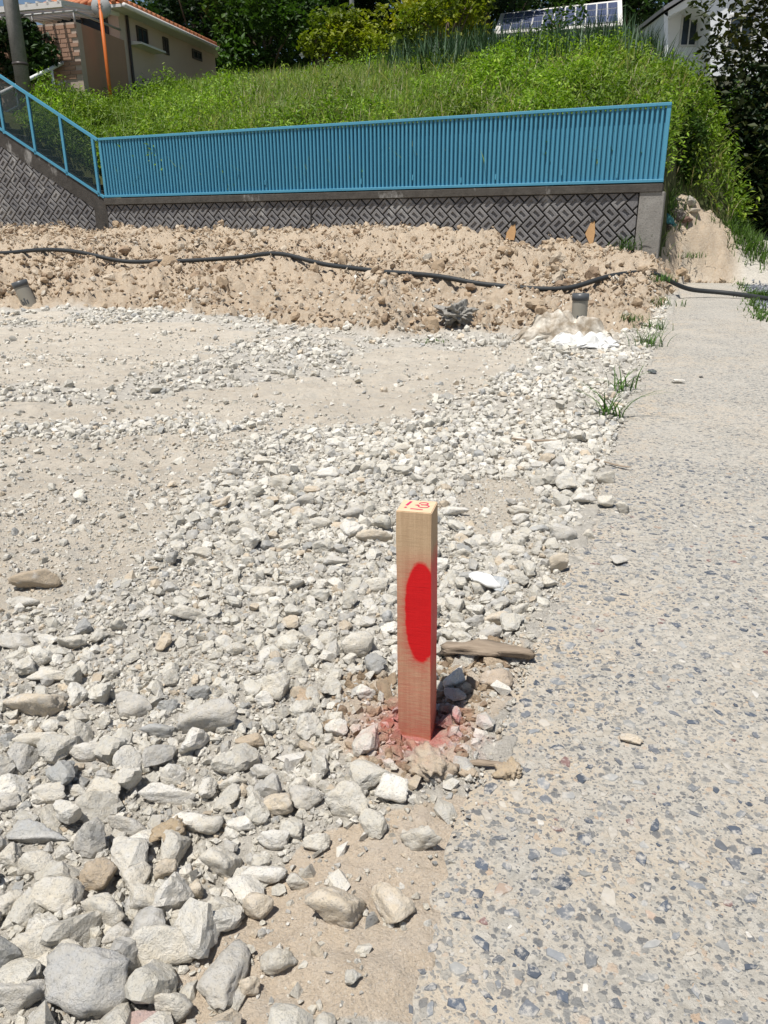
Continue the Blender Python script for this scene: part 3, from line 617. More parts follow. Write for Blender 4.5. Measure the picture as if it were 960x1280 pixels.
add_mass(HULL, x, y, s, 1.5, .3, stone_cols(len(x), (.26, .18, .20, .12, .06, .13, .05)))
o = link('rubble', npmesh('rubble', np.vstack(Vall), [np.vstack(Fall)], M_STONES, False, np.vstack(Call))); tag(o, 'fine crushed stone and gravel filling the building plot', 'gravel', kind='stuff')

# soil clods of the dug earth
Vall, Fall, Call, off = [], [], [], 0
def earth(n): return np.array([(.44, .34, .235), (.50, .405, .295), (.56, .485, .385), (.36, .27, .19), (.54, .50, .43)])[rng.choice(5, n, p=[.30, .30, .18, .16, .06])] * rng.uniform(.9, 1.1, (n, 1))
x, y = fan(170000, 6.0, 16.8, -34, 26); u_, s_ = wall_us(x, y); mw = mound_w(x, y); k = (mw > .5) & ((s_ < .1) | (u_ < -.3)) & (rng.random(len(x)) < .15 + .6 * sstep(-.2, .25, fbm(x * .9, y * .9, 3, 151))); x, y = x[k], y[k]
s = np.exp(rng.normal(math.log(.016), .60, len(x))); big = s > .042; s = np.minimum(s, .11)
JH = [(W * np.random.default_rng(i).uniform(.6, 1.25, (len(W), 1)), Fq) for i, (W, Fq) in enumerate(HULL)]
add_mass(CLOD2, x[big][:1000], y[big][:1000], s[big][:1000], 1.5, .25, earth(len(x[big][:1000]))); add_mass(JH, x[~big], y[~big], s[~big], 1.5, .4, earth(int((~big).sum())))
x, y = fan(60000, .6, 3.0); tr, st_, mu_, md_ = zones(x, y); k = (st_ > .5) & (path_q(x, y)[1] < -.01) & (np.hypot(x - STAKE_C[0], y - STAKE_C[1]) > .045); x, y = x[k], y[k]
s = np.exp(rng.normal(math.log(.0075), .42, len(x))); add_mass(CLOD2, x[::9], y[::9], s[::9] * 1.2, 1.5, .25, earth(len(x[::9]))); add_mass(JH, x[1::3], y[1::3], s[1::3], 1.5, .25, earth(len(x[1::3])))
o = link('earth_clods', npmesh('earth_clods', np.vstack(Vall), [np.vstack(Fall)], M_CLOD, False, np.vstack(Call))); tag(o, 'crumbly clods of pale brown dug earth', 'soil', kind='stuff')
for px, py, pw, ph, c, lab in ((630, 988, 48, 40, (.50, .41, .30), 'crumbly brown lump of earth lying on the concrete path'), (537, 946, 70, 58, (.52, .44, .35), 'big grey-brown lump of earth heaped below the stake foot'), (212, 1042, 52, 46, (.46, .37, .26), 'crumbly brown lump of earth wedged between big stones'),
                               (570, 392, 60, 36, (.30, .29, .27), 'grey crumbly lump of old concrete on the dug earth'), (585, 965, 26, 22, (.5, .42, .33), 'small lump of earth beside the twig'), (380, 870, 40, 30, (.5, .4, .3), 'lump of brown earth beside the red-sprayed soil')):
    g = hit(px, py + ph * .3); dep = proj(g)[2][0]; wx = pw / FPX * dep / 2; hz = wx * .6
    put_stone(ROUGH_ME if px == 570 else CLOD_ME[random.randrange(6)], g[0], g[1], max(g[2], 0) + hz * .5, wx, wx * .85, hz, (0, 0, random.uniform(0, 6)), c, lab, 'earth lump', 'lumps of earth', 'earth_lump')

# ------------------------------------------------------------------ survey stake
def wood_mat():
    k = NB('stake_wood', 0.8); X = k.xyz(k.tc)
    g = k.noise(1.0, 6, .65, k.scale(k.tc, (110, 110, 3.5)), .6); sw = k.noise(1.0, 6, .72, k.scale(k.tc, (22, 22, 300)), .8); sp = k.noise(500, 3, .6)
    c = k.mix(k.ramp(g, [(.3, 0), (.7, 1)]), (0.44, 0.295, 0.175), (0.58, 0.42, 0.265)); c = k.mix(k.ramp(sw, [(.30, .30), (.48, 0)]), c, (0.34, 0.21, 0.11)); c = k.mix(k.ramp(k.noise(30, 5, .7), [(.5, 0), (.75, .45)]), c, (0.40, 0.28, 0.17)); c = k.mix(k.ramp(sp, [(.3, .4), (.45, 0)]), c, (0.33, 0.2, 0.1))
    # sprayed ellipse on the front face spilling round the right edge
    fx = k.math('DIVIDE', k.math('SUBTRACT', X[0], 0.0120), 0.0285); fz = k.math('DIVIDE', k.math('SUBTRACT', X[2], 0.240), 0.096)
    r2 = k.math('ADD', k.math('POWER', k.math('ABSOLUTE', fx), 2.0), k.math('POWER', k.math('ABSOLUTE', fz), 2.4))
    r2 = k.math('ADD', r2, k.math('MULTIPLY', k.math('SUBTRACT', k.noise(90, 4, .6), .5), .30))
    dot = k.ramp(r2, [(.80, 1.0), (.97, 0.0)])
    side = k.math('MULTIPLY', k.math('MULTIPLY', k.math('SUBTRACT', X[0], .0272), 2000.0, True), k.ramp(k.math('ADD', X[2], k.math('MULTIPLY', k.noise(60, 3), .04)), [(.13, .35), (.17, 1.0), (.325, 1.0), (.372, 0.0)]))
    mist = k.math('MULTIPLY', k.ramp(k.math('MULTIPLY', r2, .2), [(.18, .8), (.30, .5), (.75, .25)]), k.ramp(X[2], [(.27, 1.0), (.33, .5), (.36, 0.0)]))
    low = k.ramp(k.math('ADD', X[2], k.math('MULTIPLY', k.noise(40, 4), .05)), [(.02, .66), (.09, .48), (.2, .42), (.29, 0.0)])
    m0 = k.math('MAXIMUM', mist, low); grain = k.ramp(k.noise(1.0, 3, .6, k.scale(k.tc, (60, 60, 420))), [(.35, .55), (.6, 1.0)])
    c = k.mix(k.math('MULTIPLY', m0, grain), c, (0.50, 0.07, 0.055))
    m = k.math('MAXIMUM', dot, side); c = k.mix(m, c, k.mix(sw, (0.50, 0.004, 0.008), (0.68, 0.012, 0.014)))
    k.col(c); k.rough(k.mix(m, (0.85, 0.85, 0.85), (0.5, 0.5, 0.5)))
    b = k.bump(sw, .4, .0018); b = k.bump(g, .35, .0015, b); k.nrm(k.bump(sp, .3, .0008, b)); return k.m
M_WOOD = wood_mat()
k_ = NB('stake_end_grain', 0.85); k_.col(k_.mix(k_.ramp(k_.noise(1.0, 4, .6, k_.scale(k_.tc, (40, 300, 40))), [(.35, 0), (.65, 1)]), (0.60, 0.43, 0.27), (0.72, 0.55, 0.37))); M_END = k_.m
def build_stake():
    S = empty('survey_stake', (STAKE_C[0], STAKE_C[1], 0.0), STAKE_YAW); S.rotation_euler = (math.radians(-0.4), math.radians(-0.6), STAKE_YAW)
    tag(S, 'square wooden survey stake with a red spray-painted patch beside the concrete path', 'stake')
    bm = bmesh.new(); h = STAKE_W / 2; zs = [-.12] + list(np.linspace(0, STAKE_H, 12)); rings = []
    for z in zs: rings.append([bm.verts.new((h * a + random.uniform(-.0004, .0004), h * b + random.uniform(-.0004, .0004), z)) for a, b in ((-1, -1), (1, -1), (1, 1), (-1, 1))])
    for i in range(len(zs) - 1):
        for j in range(4): bm.faces.new((rings[i][j], rings[i][(j + 1) % 4], rings[i + 1][(j + 1) % 4], rings[i + 1][j]))
    tp = bm.faces.new(rings[-1]); tp.material_index = 1; bm.faces.new(rings[0][::-1])
    bmesh.ops.bevel(bm, geom=[e for e in bm.edges if abs((e.verts[0].co - e.verts[1].co).normalized().z) > .9 and True] + [e for e in tp.edges], offset=.0013, segments=2, affect='EDGES')
    me = bm_mesh('shaft', bm, M_WOOD); me.materials.append(M_END)
    for p in me.polygons:
        if p.normal.z > .5 and p.center.z > STAKE_H - .004: p.material_index = 1
    link('shaft', me, S)
    ink = plain('red_marker_ink', (0.66, 0.03, 0.13), .5, .15, 200)
    def stroke(pts, w=.0024, name='marking'):
        pts = [Vector((a, b, 0)) for a, b in pts]; V, Fq = [], []
        for i, p in enumerate(pts):
            d = (pts[min(i + 1, len(pts) - 1)] - pts[max(i - 1, 0)]).normalized(); n = Vector((-d.y, d.x, 0)) * w / 2
            V += [(*(p + n).xy, STAKE_H + .0006), (*(p - n).xy, STAKE_H + .0006)]
            if i: Fq.append((2 * i - 2, 2 * i - 1, 2 * i + 1, 2 * i))
        return link(name, npmesh(name, np.array(V), [np.array(Fq)], ink), S)
    # handwriting on the end grain: an exclamation mark, then an 8 over a short line
    stroke([(-.0135, .020), (-.0150, .012), (-.0172, .000)], .0040); stroke([(-.0186, -.0095), (-.0150, -.0100)], .0045)
    e8 = [(.0095 + .0085 * math.cos(t) * (1.15 if math.sin(t) < 0 else .9), .004 + (.0075 if math.sin(t) < 0 else .0105) * math.sin(t) * .9) for t in np.linspace(.3, .3, 1)]
    loop1 = [(.0085 + .0068 * math.cos(t), .0125 + .0052 * math.sin(t)) for t in np.linspace(-2.2, 3.6, 22)]
    loop2 = [(.0105 + .0085 * math.cos(t), .0005 + .0062 * math.sin(t)) for t in np.linspace(-3.6, 2.2, 22)]
    stroke(loop1, .0022); stroke(loop2, .0022); stroke([(.001, .0065), (-.004, .004), (.003, .001)], .002); stroke([(-.008, -.0145), (.002, -.0150), (.012, -.0160)], .0028)
build_stake()

# ------------------------------------------------------------------ timber, twigs, shard
M_GREYWOOD = (lambda k: (k.col(k.mix(k.noise(1, 5, .65, k.scale(k.tc, (14, 120, 120))), (.13, .095, .065), (.46, .37, .28))), k.nrm(k.bump(k.noise(1, 5, .65, k.scale(k.tc, (14, 120, 120))), .9, .006)), k.m)[-1])(NB('weathered_wood', .9))
def timber(name, pa, pb, wpx, label, cat='wood', flat=.7, n=26, lift=0.0):
    a, b = G(*pa), G(*pb); dep = proj((a + b) / 2)[2][0]; r = wpx / FPX * dep / 2; L = np.linalg.norm(b - a); ts = np.linspace(0, 1, n)
    ang = math.atan2(b[1] - a[1], b[0] - a[0]); V, q = [], 14; sd = random.uniform(0, 99)
    for t in ts:
        for j in range(q):
            th = 2 * math.pi * j / q; rr = r * (0.8 + .55 * mnoise.noise((math.cos(th) * 1.6 + sd, math.sin(th) * 1.6, t * 3.0)) + .22 * mnoise.noise((math.cos(th) * 5 + sd, math.sin(th) * 5, t * 4))) * (1 if .03 < t < .97 else .72) * (1 - .35 * abs(t - .35))
            V.append((t * L + (0.09 * L * mnoise.noise((math.cos(th) * 2, math.sin(th) * 2 + sd, 1)) * (abs(t - .5) * 2) ** 6), rr * math.cos(th), r * .7 + rr * flat * math.sin(th) + .02 * L * math.sin(t * 5 + sd)))
    V = np.array(V); i = np.arange(n - 1)[:, None] * q; j = np.arange(q)[None]; k = (j + 1) % q; Fq = np.stack([i + j, i + k, i + q + k, i + q + j], -1).reshape(-1, 4)
    c = len(V); V = np.vstack([V, V[:q].mean(0), V[-q:].mean(0)]); jj = np.arange(q); kk = (jj + 1) % q
    Ft = np.vstack([np.stack([np.full(q, c), kk, jj], -1), np.stack([np.full(q, c + 1), (n - 1) * q + jj, (n - 1) * q + kk], -1)])
    o = link(name, npmesh(name, V, [Fq, Ft], M_GREYWOOD, True)); o.location = (a[0], a[1], max(0, float(H(*a[:2]))) + lift); o.rotation_euler = (0, 0, ang); tag(o, label, cat); return o
timber('timber_offcut', (553, 822), (666, 828), 30, 'weathered split piece of timber lying behind the stake', flat=.55, lift=.006)
timber('twig', (574, 957), (640, 962), 9, 'short brown twig lying at the path edge below the stake', 'twig', 1)
timber('twig', (570, 968), (578, 930), 9, 'stubby brown stick standing in the earth lump below the stake', 'twig', 1, lift=.004)
timber('twig', (738, 578), (788, 588), 4, 'thin pale twig lying across the edge of the concrete path', 'twig', .5)
timber('twig', (640, 556), (700, 560), 6, 'flat grey stick lying on the pale stones beyond the stake', 'twig', .5, lift=.02)
def shard():
    g = G(606, 742); bm = bmesh.new(); n, m = 18, 8; top = []
    for i in range(n):
        u = -1 + 2 * i / (n - 1); row = []
        for j in range(m):
            v = j / (m - 1); wd = .019 * math.sqrt(max(.03, 1 - u * u)) * (1 + .12 * math.sin(7 * u)); row.append((u * .027 + .002 * math.sin(9 * v + 5 * u), (v - .5) * 2 * wd * .62, .004 + .013 * (1 - .8 * u * u) * math.sin(math.pi * (.12 + .62 * v))))
        top.append(row)
    for zo in (0, -.0035):
        vs = [[bm.verts.new((x, y, z + zo)) for x, y, z in row] for row in top]
        for i in range(n - 1):
            for j in range(m - 1): f = (vs[i][j], vs[i + 1][j], vs[i + 1][j + 1], vs[i][j + 1]); bm.faces.new(f if zo == 0 else f[::-1])
        if zo == 0: A = vs
        else:
            ring = lambda v: [v[i][0] for i in range(n)] + [v[n - 1][j] for j in range(1, m)] + [v[i][m - 1] for i in range(n - 2, -1, -1)] + [v[0][j] for j in range(m - 2, 0, -1)]
            a_, b_ = ring(A), ring(vs)
            for i in range(len(a_)): k = (i + 1) % len(a_); bm.faces.new((a_[i], b_[i], b_[k], a_[k]))
    bmesh.ops.recalc_face_normals(bm, faces=bm.faces); o = link('crockery_shard', bm_mesh('crockery_shard', bm, plain('white_glaze', (.80, .79, .76), .25, .04), True))
    o.scale = (1.45, 1.45, 1.45); o.location = (g[0], g[1] + .02, max(.016, float(H(g[0], g[1])) + .018)); o.rotation_euler = (math.radians(10), math.radians(14), math.radians(-22)); tag(o, 'curved white broken crockery shard among the stones behind the stake', 'shard')
shard()

# ------------------------------------------------------------------ hose, pipes, bag
M_HOSE = plain('black_polythene', (.035, .038, .04), .55, .35, 30)
def hose():
    pp = np.array(((-60, 314), (0, 317), (60, 321), (125, 328), (200, 328), (270, 324), (318, 320), (345, 323), (420, 333), (520, 345), (600, 355), (660, 361), (740, 363), (800, 362), (845, 362), (900, 365), (935, 369), (965, 377), (1010, 392)), float)
    xs = np.linspace(-60, 1010, 240); ys = np.interp(xs, pp[:, 0], pp[:, 1]); ker = np.hanning(41); ker /= ker.sum()
    ys = np.convolve(np.pad(ys, 10, 'edge'), np.hanning(21) / np.hanning(21).sum(), 'valid')
    pts = np.array([hit(a, b + 3) for a, b in zip(xs, ys)]); rr = np.hypot(pts[:, 0], pts[:, 1]); kw = np.hanning(81); kw /= kw.sum(); rr = np.convolve(np.pad(rr, 40, 'edge'), kw, 'valid') - .06
    D = np.array([ray(a, b) for a, b in zip(xs, ys)]); P = C0 + D * (rr / np.hypot(D[:, 0], D[:, 1]))[:, None]      # a stiff pipe: it bridges the hollows between lumps
    q, tq = path_q(P[:, 0], P[:, 1]); gz = np.where((tq > 0) & (tq < PATH_W), 0.0, H(P[:, 0], P[:, 1])); gz = np.maximum.reduce([np.roll(gz, i) for i in (-2, -1, 0, 1, 2)]); P[:, 2] = np.clip(P[:, 2], gz + .034, gz + .20)
    P[:, 2] = np.convolve(np.pad(P[:, 2], 10, 'edge'), ker[::2] / ker[::2].sum(), 'valid')
    tag(tube('hose', P, .027, M_HOSE, n=12), 'long black plastic hose running across the dug earth and the path', 'hose')
hose()
M_PVC = plain('pvc_beige_grey', (.30, .28, .235), .4, .12, 5); M_PVCD = plain('pvc_dark_grey', (.085, .09, .095), .35, .15, 9); M_HOLE = plain('pipe_inside', (.03, .03, .03), .8)
def pvc(px, base_y, top_y, wpx, lean, label):
    g = G(px, base_y) if px < 400 else hit(px, base_y); dep = proj(g)[2][0]; r = wpx / FPX * dep / 2; h = (base_y - top_y) / FPX * dep * 1.02
    S = empty('pvc_pipe', (g[0], g[1], g[2])); S.rotation_euler = (0, lean, 0); tag(S, label, 'pipe', 'cut plastic pipes standing in the plot')
    lathe('barrel', [(r, -.12), (r, h * .80)], M_PVC, S)
    lathe('collar', [(r + .001, h * .78), (r + .006, h * .785), (r + .006, h), (r * .90, h), (r * .88, h * .5), (0.001, h * .5)], M_PVCD, S)
    for a, hh in ((-1.2, .16), (-1.5, .24), (-1.75, .13), (-2.0, .22)):
        c, s = math.cos(a), math.sin(a); v = [((r + .0015) * math.cos(a + e), (r + .0015) * math.sin(a + e), z * h) for e in (-.10, .10) for z in (.10, .10 + hh)]
        link('mud_smear', npmesh('mud_smear', np.array(v), [np.array([[0, 2, 3, 1]])], M_PVCD), S)
pvc(723, 406, 369, 19, 0.0, 'grey plastic pipe standing upright behind the torn bag'); pvc(38, 383, 352, 18, -0.30, 'grey plastic pipe leaning over at the foot of the dug earth')
def bag():
    k = NB('bag_woven_plastic', .55); n = k.noise(9, 5, .65); k.col(k.mix(k.ramp(n, [(.38, 0), (.62, 1)]), (.26, .21, .15), (.62, .57, .49))); k.nrm(k.bump(k.noise(30, 5, .6), .5, .01)); M = k.m
    g = hit(712, 428); dep = proj(g)[2][0]; sc = dep / FPX
    def sheet(cx, cy, wpx, dpx, hpx, seed, prof, name, par, fold=1.0):
        nu, nv = 70, 34; u = np.linspace(-1, 1, nu); v = np.linspace(-1, 1, nv); U, W = np.meshgrid(u, v, indexing='ij')
        ridge = np.interp(U, *prof); x = U * wpx * sc / 2; y = W * dpx * sc + .10 * fold * fbm(U * 3, W * 2, 3, seed)
        z = ridge * hpx * sc * np.clip(1 - np.abs(W) ** 2.2, 0, 1) + fold * (.050 * np.abs(fbm(U * 3.4 + W * 2.2, W * 5 - U * 2, 3, seed + 1)) + .022 * fbm(U * 13, W * 11, 3, seed + 2)) * np.clip(1.15 - np.abs(W), 0, 1)
        y = y - .25 * ridge * hpx * sc * W
        V = np.stack([x, y, z], -1).reshape(-1, 3); i = np.arange(nu - 1)[:, None] * nv; j = np.arange(nv - 1)[None]; Fq = np.stack([i + j, i + nv + j, i + nv + j + 1, i + j + 1], -1).reshape(-1, 4)
        # underside
        nV = len(V); V2 = V.copy(); V2[:, 2] -= .006; Fa = [Fq, Fq[:, ::-1] + nV]
        o = link(name, npmesh(name, np.vstack([V, V2]), Fa, M, True), par); o.location = (cx, cy, 0); return o
    S = empty('torn_bag', (g[0], g[1], g[2] - .02)); tag(S, 'torn dirty white woven bag crumpled at the foot of the dug earth', 'bag')
    M2 = plain('bag_clean_plastic', (.66, .65, .62), .5, .12, 8, bump=.4)
    def crumple(name, prof, dpx, seed, mat, amp, back, x0):
        """sheet pushed up into an arch and broken by sharp straight creases"""
        r = np.random.default_rng(seed); nu, nv = 110, 60; U, W = np.meshgrid(np.linspace(0, 1, nu), np.linspace(-1, 1, nv), indexing='ij'); prof = np.array(prof, float)
        px = prof[0, 0] + (prof[-1, 0] - prof[0, 0]) * U; lift = np.interp(px, prof[:, 0], prof[:, 1]) * sc; wid = np.interp(px, prof[:, 0], prof[:, 2]) * sc
        X, Yv = (px - x0) * sc, W * wid; z = lift * np.clip(1 - np.abs(W) ** 1.7, 0, 1)
        for i in range(16):
            a = r.uniform(-.9, .9) if i % 3 else r.uniform(0, 3.14); f = r.uniform(3, 7) * (1 + i * .13); q = (np.cos(a) * Yv + np.sin(a) * X) * f + r.uniform(0, 1); z += amp * r.uniform(.4, 1) / (1 + i * .13) * (2 * np.abs(q % 1 - .5) - .5) * np.clip(1.25 - np.abs(W), .15, 1)
        Yv = Yv + .035 * fbm(U * 5, W * 3, 3, seed) + .15 * z; X = X + .02 * fbm(U * 4, W * 4, 2, seed + 1); z = np.maximum(z, -.02) + .02
        V = np.stack([X, Yv + back, z], -1).reshape(-1, 3); i = np.arange(nu - 1)[:, None] * nv; j = np.arange(nv - 1)[None]; Fq = np.stack([i + j, i + nv + j, i + nv + j + 1, i + j + 1], -1).reshape(-1, 4)
        return link(name, npmesh(name, np.vstack([V, V - [0, 0, .006]]), [Fq, Fq[:, ::-1] + len(V)], mat, False), S)
    crumple('bag_top', ((646, 6, 6), (662, 15, 14), (680, 27, 20), (700, 34, 22), (716, 32, 22), (732, 25, 22), (748, 17, 20), (764, 10, 15), (778, 4, 7)), 1, 311, M, .050, .10, 712)
    crumple('bag_flap', ((686, 3, 8), (698, 10, 18), (715, 12, 24), (735, 10, 24), (752, 7, 18), (764, 3, 8)), 1, 341, M2, .040, -.14, 712)
bag()

# ------------------------------------------------------------------ retaining wall of set blocks
def conc(name, a, b, sc=5):
    k = NB(name, .95); n = k.noise(sc, 6, .7, k.pos); m = k.noise(sc * 9, 5, .7, k.pos); r = k.objrand()
    c = k.mix(k.ramp(n, [(.3, 0), (.7, 1)]), a, b); c = k.mix(k.ramp(m, [(.35, .5), (.5, 0)]), c, tuple(x * .55 for x in a)); c = k.mix(1.0, c, k.mix(r, (.82, .82, .84), (1.18, 1.17, 1.15)), 'MULTIPLY')
    c = k.mix(k.ramp(k.noise(2.2, 5, .7, k.scale(k.pos, (1, 1, .5))), [(.60, 0), (.68, .5)]), c, (.46, .45, .43)); k.col(c); k.nrm(k.bump(m, .6, .01)); return k.m
M_BLOCK = conc('wall_block_concrete', (.155, .15, .15), (.235, .23, .23)); M_JOINT = conc('wall_joint', (.05, .046, .044), (.08, .075, .07)); M_COPE = conc('coping_concrete', (.055, .050, .044), (.10, .092, .082), 7); M_PIER = conc('pier_concrete', (.19, .18, .165), (.28, .27, .25))
BW, BL_ = 0.150, 0.205                                    # block width and length
def clip(poly, a, b):
    """keep the side to the left of a->b"""
    out = []; f = lambda p: (b[0] - a[0]) * (p[1] - a[1]) - (b[1] - a[1]) * (p[0] - a[0])
    for i in range(len(poly)):
        p, q = poly[i], poly[(i + 1) % len(poly)]; fp, fq = f(p), f(q)
        if fp >= 0: out.append(p)
        if fp * fq < 0: t = fp / (fp - fq); out.append((p[0] + (q[0] - p[0]) * t, p[1] + (q[1] - p[1]) * t))
    return out
def area(p): return abs(sum(p[i][0] * p[(i + 1) % len(p)][1] - p[(i + 1) % len(p)][0] * p[i][1] for i in range(len(p)))) / 2
def inset(p, d):
    n = len(p); out = []
    for i in range(n):
        a, b, c = Vector(p[i - 1]), Vector(p[i]), Vector(p[(i + 1) % n]); e1 = (b - a).normalized(); e2 = (c - b).normalized(); n1, n2 = Vector((-e1.y, e1.x)), Vector((-e2.y, e2.x)); m = n1 + n2
        if m.length < 1e-4: return None
        m.normalize(); k = d / max(.3, m.dot(n1)); out.append((b.x + m.x * k, b.y + m.y * k))
    return out
_bc = {}
def block_mesh(poly, full, key):
    if full and key in _bc: return _bc[key]
    bm = bmesh.new(); lev = [(inset(poly, .008), -.042), (inset(poly, .011), -.006), (inset(poly, .017), 0.0)]
    if full: lev += [(inset(poly, .050), 0.0), (inset(poly, .054), -.022)]
    rings = [[bm.verts.new((x, y, z)) for x, y in p] for p, z in lev]
    for A, B in zip(rings, rings[1:]):
        for i in range(len(A)): k = (i + 1) % len(A); bm.faces.new((A[i], A[k], B[k], B[i]))
    bm.faces.new(rings[-1]); bmesh.ops.recalc_face_normals(bm, faces=bm.faces)
    me = bm_mesh('block', bm, M_BLOCK)
    if full: _bc[key] = me
    return me
def build_wall(name, A, B, region, label, vis):
    """A -> B is the foot line in plan; local x along it, local y up, local z back into the hill"""
    d = np.array(B[:2]) - np.array(A[:2]); L = np.linalg.norm(d); ang = math.atan2(d[1], d[0])
    S = empty(name, (A[0], A[1], 0.0)); S.rotation_euler = (math.radians(90), 0, ang); tag(S, label, 'wall')
    # with this rotation local z points to the viewer's side when A is left of B, so depth is negated
    n = 0
    bm = bmesh.new(); vs = [bm.verts.new((x, y, -.036)) for x, y in region]; f = bm.faces.new(vs); r = bmesh.ops.extrude_face_region(bm, geom=[f]); bmesh.ops.translate(bm, vec=(0, 0, -.25), verts=[v for v in r['geom'] if isinstance(v, bmesh.types.BMVert)])
    bmesh.ops.recalc_face_normals(bm, faces=bm.faces); link('backing', bm_mesh('backing', bm, M_JOINT), S)
    c45 = math.sqrt(.5); Sx = BW / c45; pit = BL_ * c45
    for row in range(-1, 40):
        yc = row * pit - .3; sgn = 1 if row % 2 == 0 else -1
        for col in range(-2, int(L / Sx) + 6):
            xc = col * Sx + (0.0 if row % 2 == 0 else (BL_ - BW) * 0) + row * 0.0
            # alternate rows lean the other way; ends nest into each other's zigzag
            ux, uy = (c45, c45) if sgn > 0 else (-c45, c45)
            vx, vy = -uy, ux
            hw, hl = BW / 2, BL_ / 2; off = rowoff[row % 4]
            cx, cy = xc + off, yc
            poly = [(cx + ux * a * hl + vx * b * hw, cy + uy * a * hl + vy * b * hw) for a, b in ((-1, -1), (1, -1), (1, 1), (-1, 1))]
            if not vis(cx, cy): continue
            p = poly
            for i in range(len(region)): 
                p = clip(p, region[i], region[(i + 1) % len(region)])
                if len(p) < 3: break
            if len(p) < 3 or area(p) < BW * BL_ * .12: continue
            full = area(p) > BW * BL_ * .985
            # drop nearly coincident corners
            pp = [p[i] for i in range(len(p)) if (Vector(p[i]) - Vector(p[i - 1])).length > .012]
            if len(pp) < 3: continue
            if full: me = block_mesh([(ux * a * hl + vx * b * hw, uy * a * hl + vy * b * hw) for a, b in ((-1, -1), (1, -1), (1, 1), (-1, 1))], True, sgn); loc = (cx, cy, 0)
            else:
                try: me = block_mesh([(a - cx, b - cy) for a, b in pp], False, None)
                except Exception: continue
                loc = (cx, cy, 0)
            o = link('block', me, S); o.location = loc; o.location.z = -.002 + random.uniform(-.003, .003); n += 1
    return S, ang, L
rowoff = {}
def solve_offsets():
    # rows of '/' and '\' blocks nest when the lower corner of one row meets the notch of the next
    c45 = math.sqrt(.5); Sx = BW / c45
    # row 0 '/' : right-top corner of block at (+hl, -hw) in (u,v): position
    hl, hw = BL_ / 2, BW / 2
    topx = c45 * hl - c45 * -hw * 0; 
    # highest corner of '/' block: u=+hl, v=+hw -> x = c45*(hl-hw), y = c45*(hl+hw); lowest corner of '\' block: u=-hl, v=-hw (u=(-c,c), v=(-c,-c)) 
    hx = c45 * (hl - hw)
    # notch of '/' row lies at the meeting of a block's end with the next block's side: corner u=+hl, v=-hw -> x = c45*(hl+hw)
    nx = c45 * (hl + hw)
    # '\' block corners: u=-hl,v=+hw -> x = c45*hl - c45*hw ; u=-hl, v=-hw -> x = c45*(hl + hw), y = -c45*(hl) + ... lowest is v=+hw (v points down-left)
    lx = c45 * (hl - hw)
    o1 = nx - lx                              # shift of row 1 relative to row 0
    # row 1 '\' : highest corner u=+hl, v=-hw -> x = -c45*(hl-hw); notch at u=+hl, v=+hw -> x = -c45*(hl+hw)
    # row 2 '/' lowest corner u=-hl, v=-hw -> x = -c45*(hl-hw)
    o2 = o1 + (-c45 * (hl + hw)) - (-c45 * (hl - hw))
    return {0: 0.0, 1: o1 % Sx, 2: o2 % Sx, 3: (o2 + o1) % Sx}
rowoff.update(solve_offsets())
TOPB = WTOP - 0.105
reg = [(0, .2), (WLEN - .30, .2), (WLEN - .30, TOPB), (0, TOPB)]
def wall_low(cx): return 0.42 if cx < WLEN * .6 else .25
WALL, WANG, _ = build_wall('block_retaining_wall', WL, WR, reg, 'grey retaining wall of diagonal blocks under the blue slatted fence', lambda cx, cy: cy > wall_low(cx))
# concrete coping, end pier, joint and weep holes
def loc_part(name, S, c, s, mat, bevel=.006, rot=0.0):
    bm = bmesh.new(); box_bm(bm, (0, 0, 0), s, None, bevel); o = link(name, bm_mesh(name, bm, mat), S); o.location = c; o.rotation_euler = (0, 0, rot); return o
loc_part('coping', WALL, (WLEN / 2, WTOP - .055, -.09), (WLEN, .107, .26), M_COPE)
loc_part('end_pier', WALL, (WLEN - .13, .55, -.13), (.33, 1.438, .30), M_PIER)
loc_part('expansion_joint', WALL, (WLEN * .435, .72, .003), (.022, 1.1, .02), M_JOINT, .002, math.radians(-1))
M_RUST = plain('ochre_mud_streak', (.55, .34, .17), .95, .2, 15)
for px, py, st in ((401, 283, 0), (452, 284, 0), (548, 283, 0), (641, 279, .24), (740, 275, .34), (133, 281, 0)):
    wp = wall_pt(px); z = PY(px, py, wp[1])[2]; lx = (wp[0] - WL[0]) / math.cos(WANG)
    bm = bmesh.new(); bmesh.ops.create_cone(bm, cap_ends=True, segments=14, radius1=.030, radius2=.030, depth=.05); o = link('weep_hole', bm_mesh('weep_hole', bm, M_HOLE), WALL); o.location = (lx, z, -.012)
    if st:
        v = np.array([(-.015, -.02, .006), (.03, -.01, .006), (.05, -st * .5, .008), (.03, -st, .012), (-.10 if st < .3 else -.02, -st * .95, .012), (-.09, -st * .55, .008)])
        o = link('mud_streak', npmesh('mud_streak', np.vstack([v, v - [0, 0, .02]]), [np.arange(6)[None], np.arange(6, 12)[None, ::-1], np.array([[i, (i + 1) % 6, 6 + (i + 1) % 6, 6 + i] for i in range(6)])[:, ::-1]], M_RUST), WALL); o.location = (lx, z, 0)

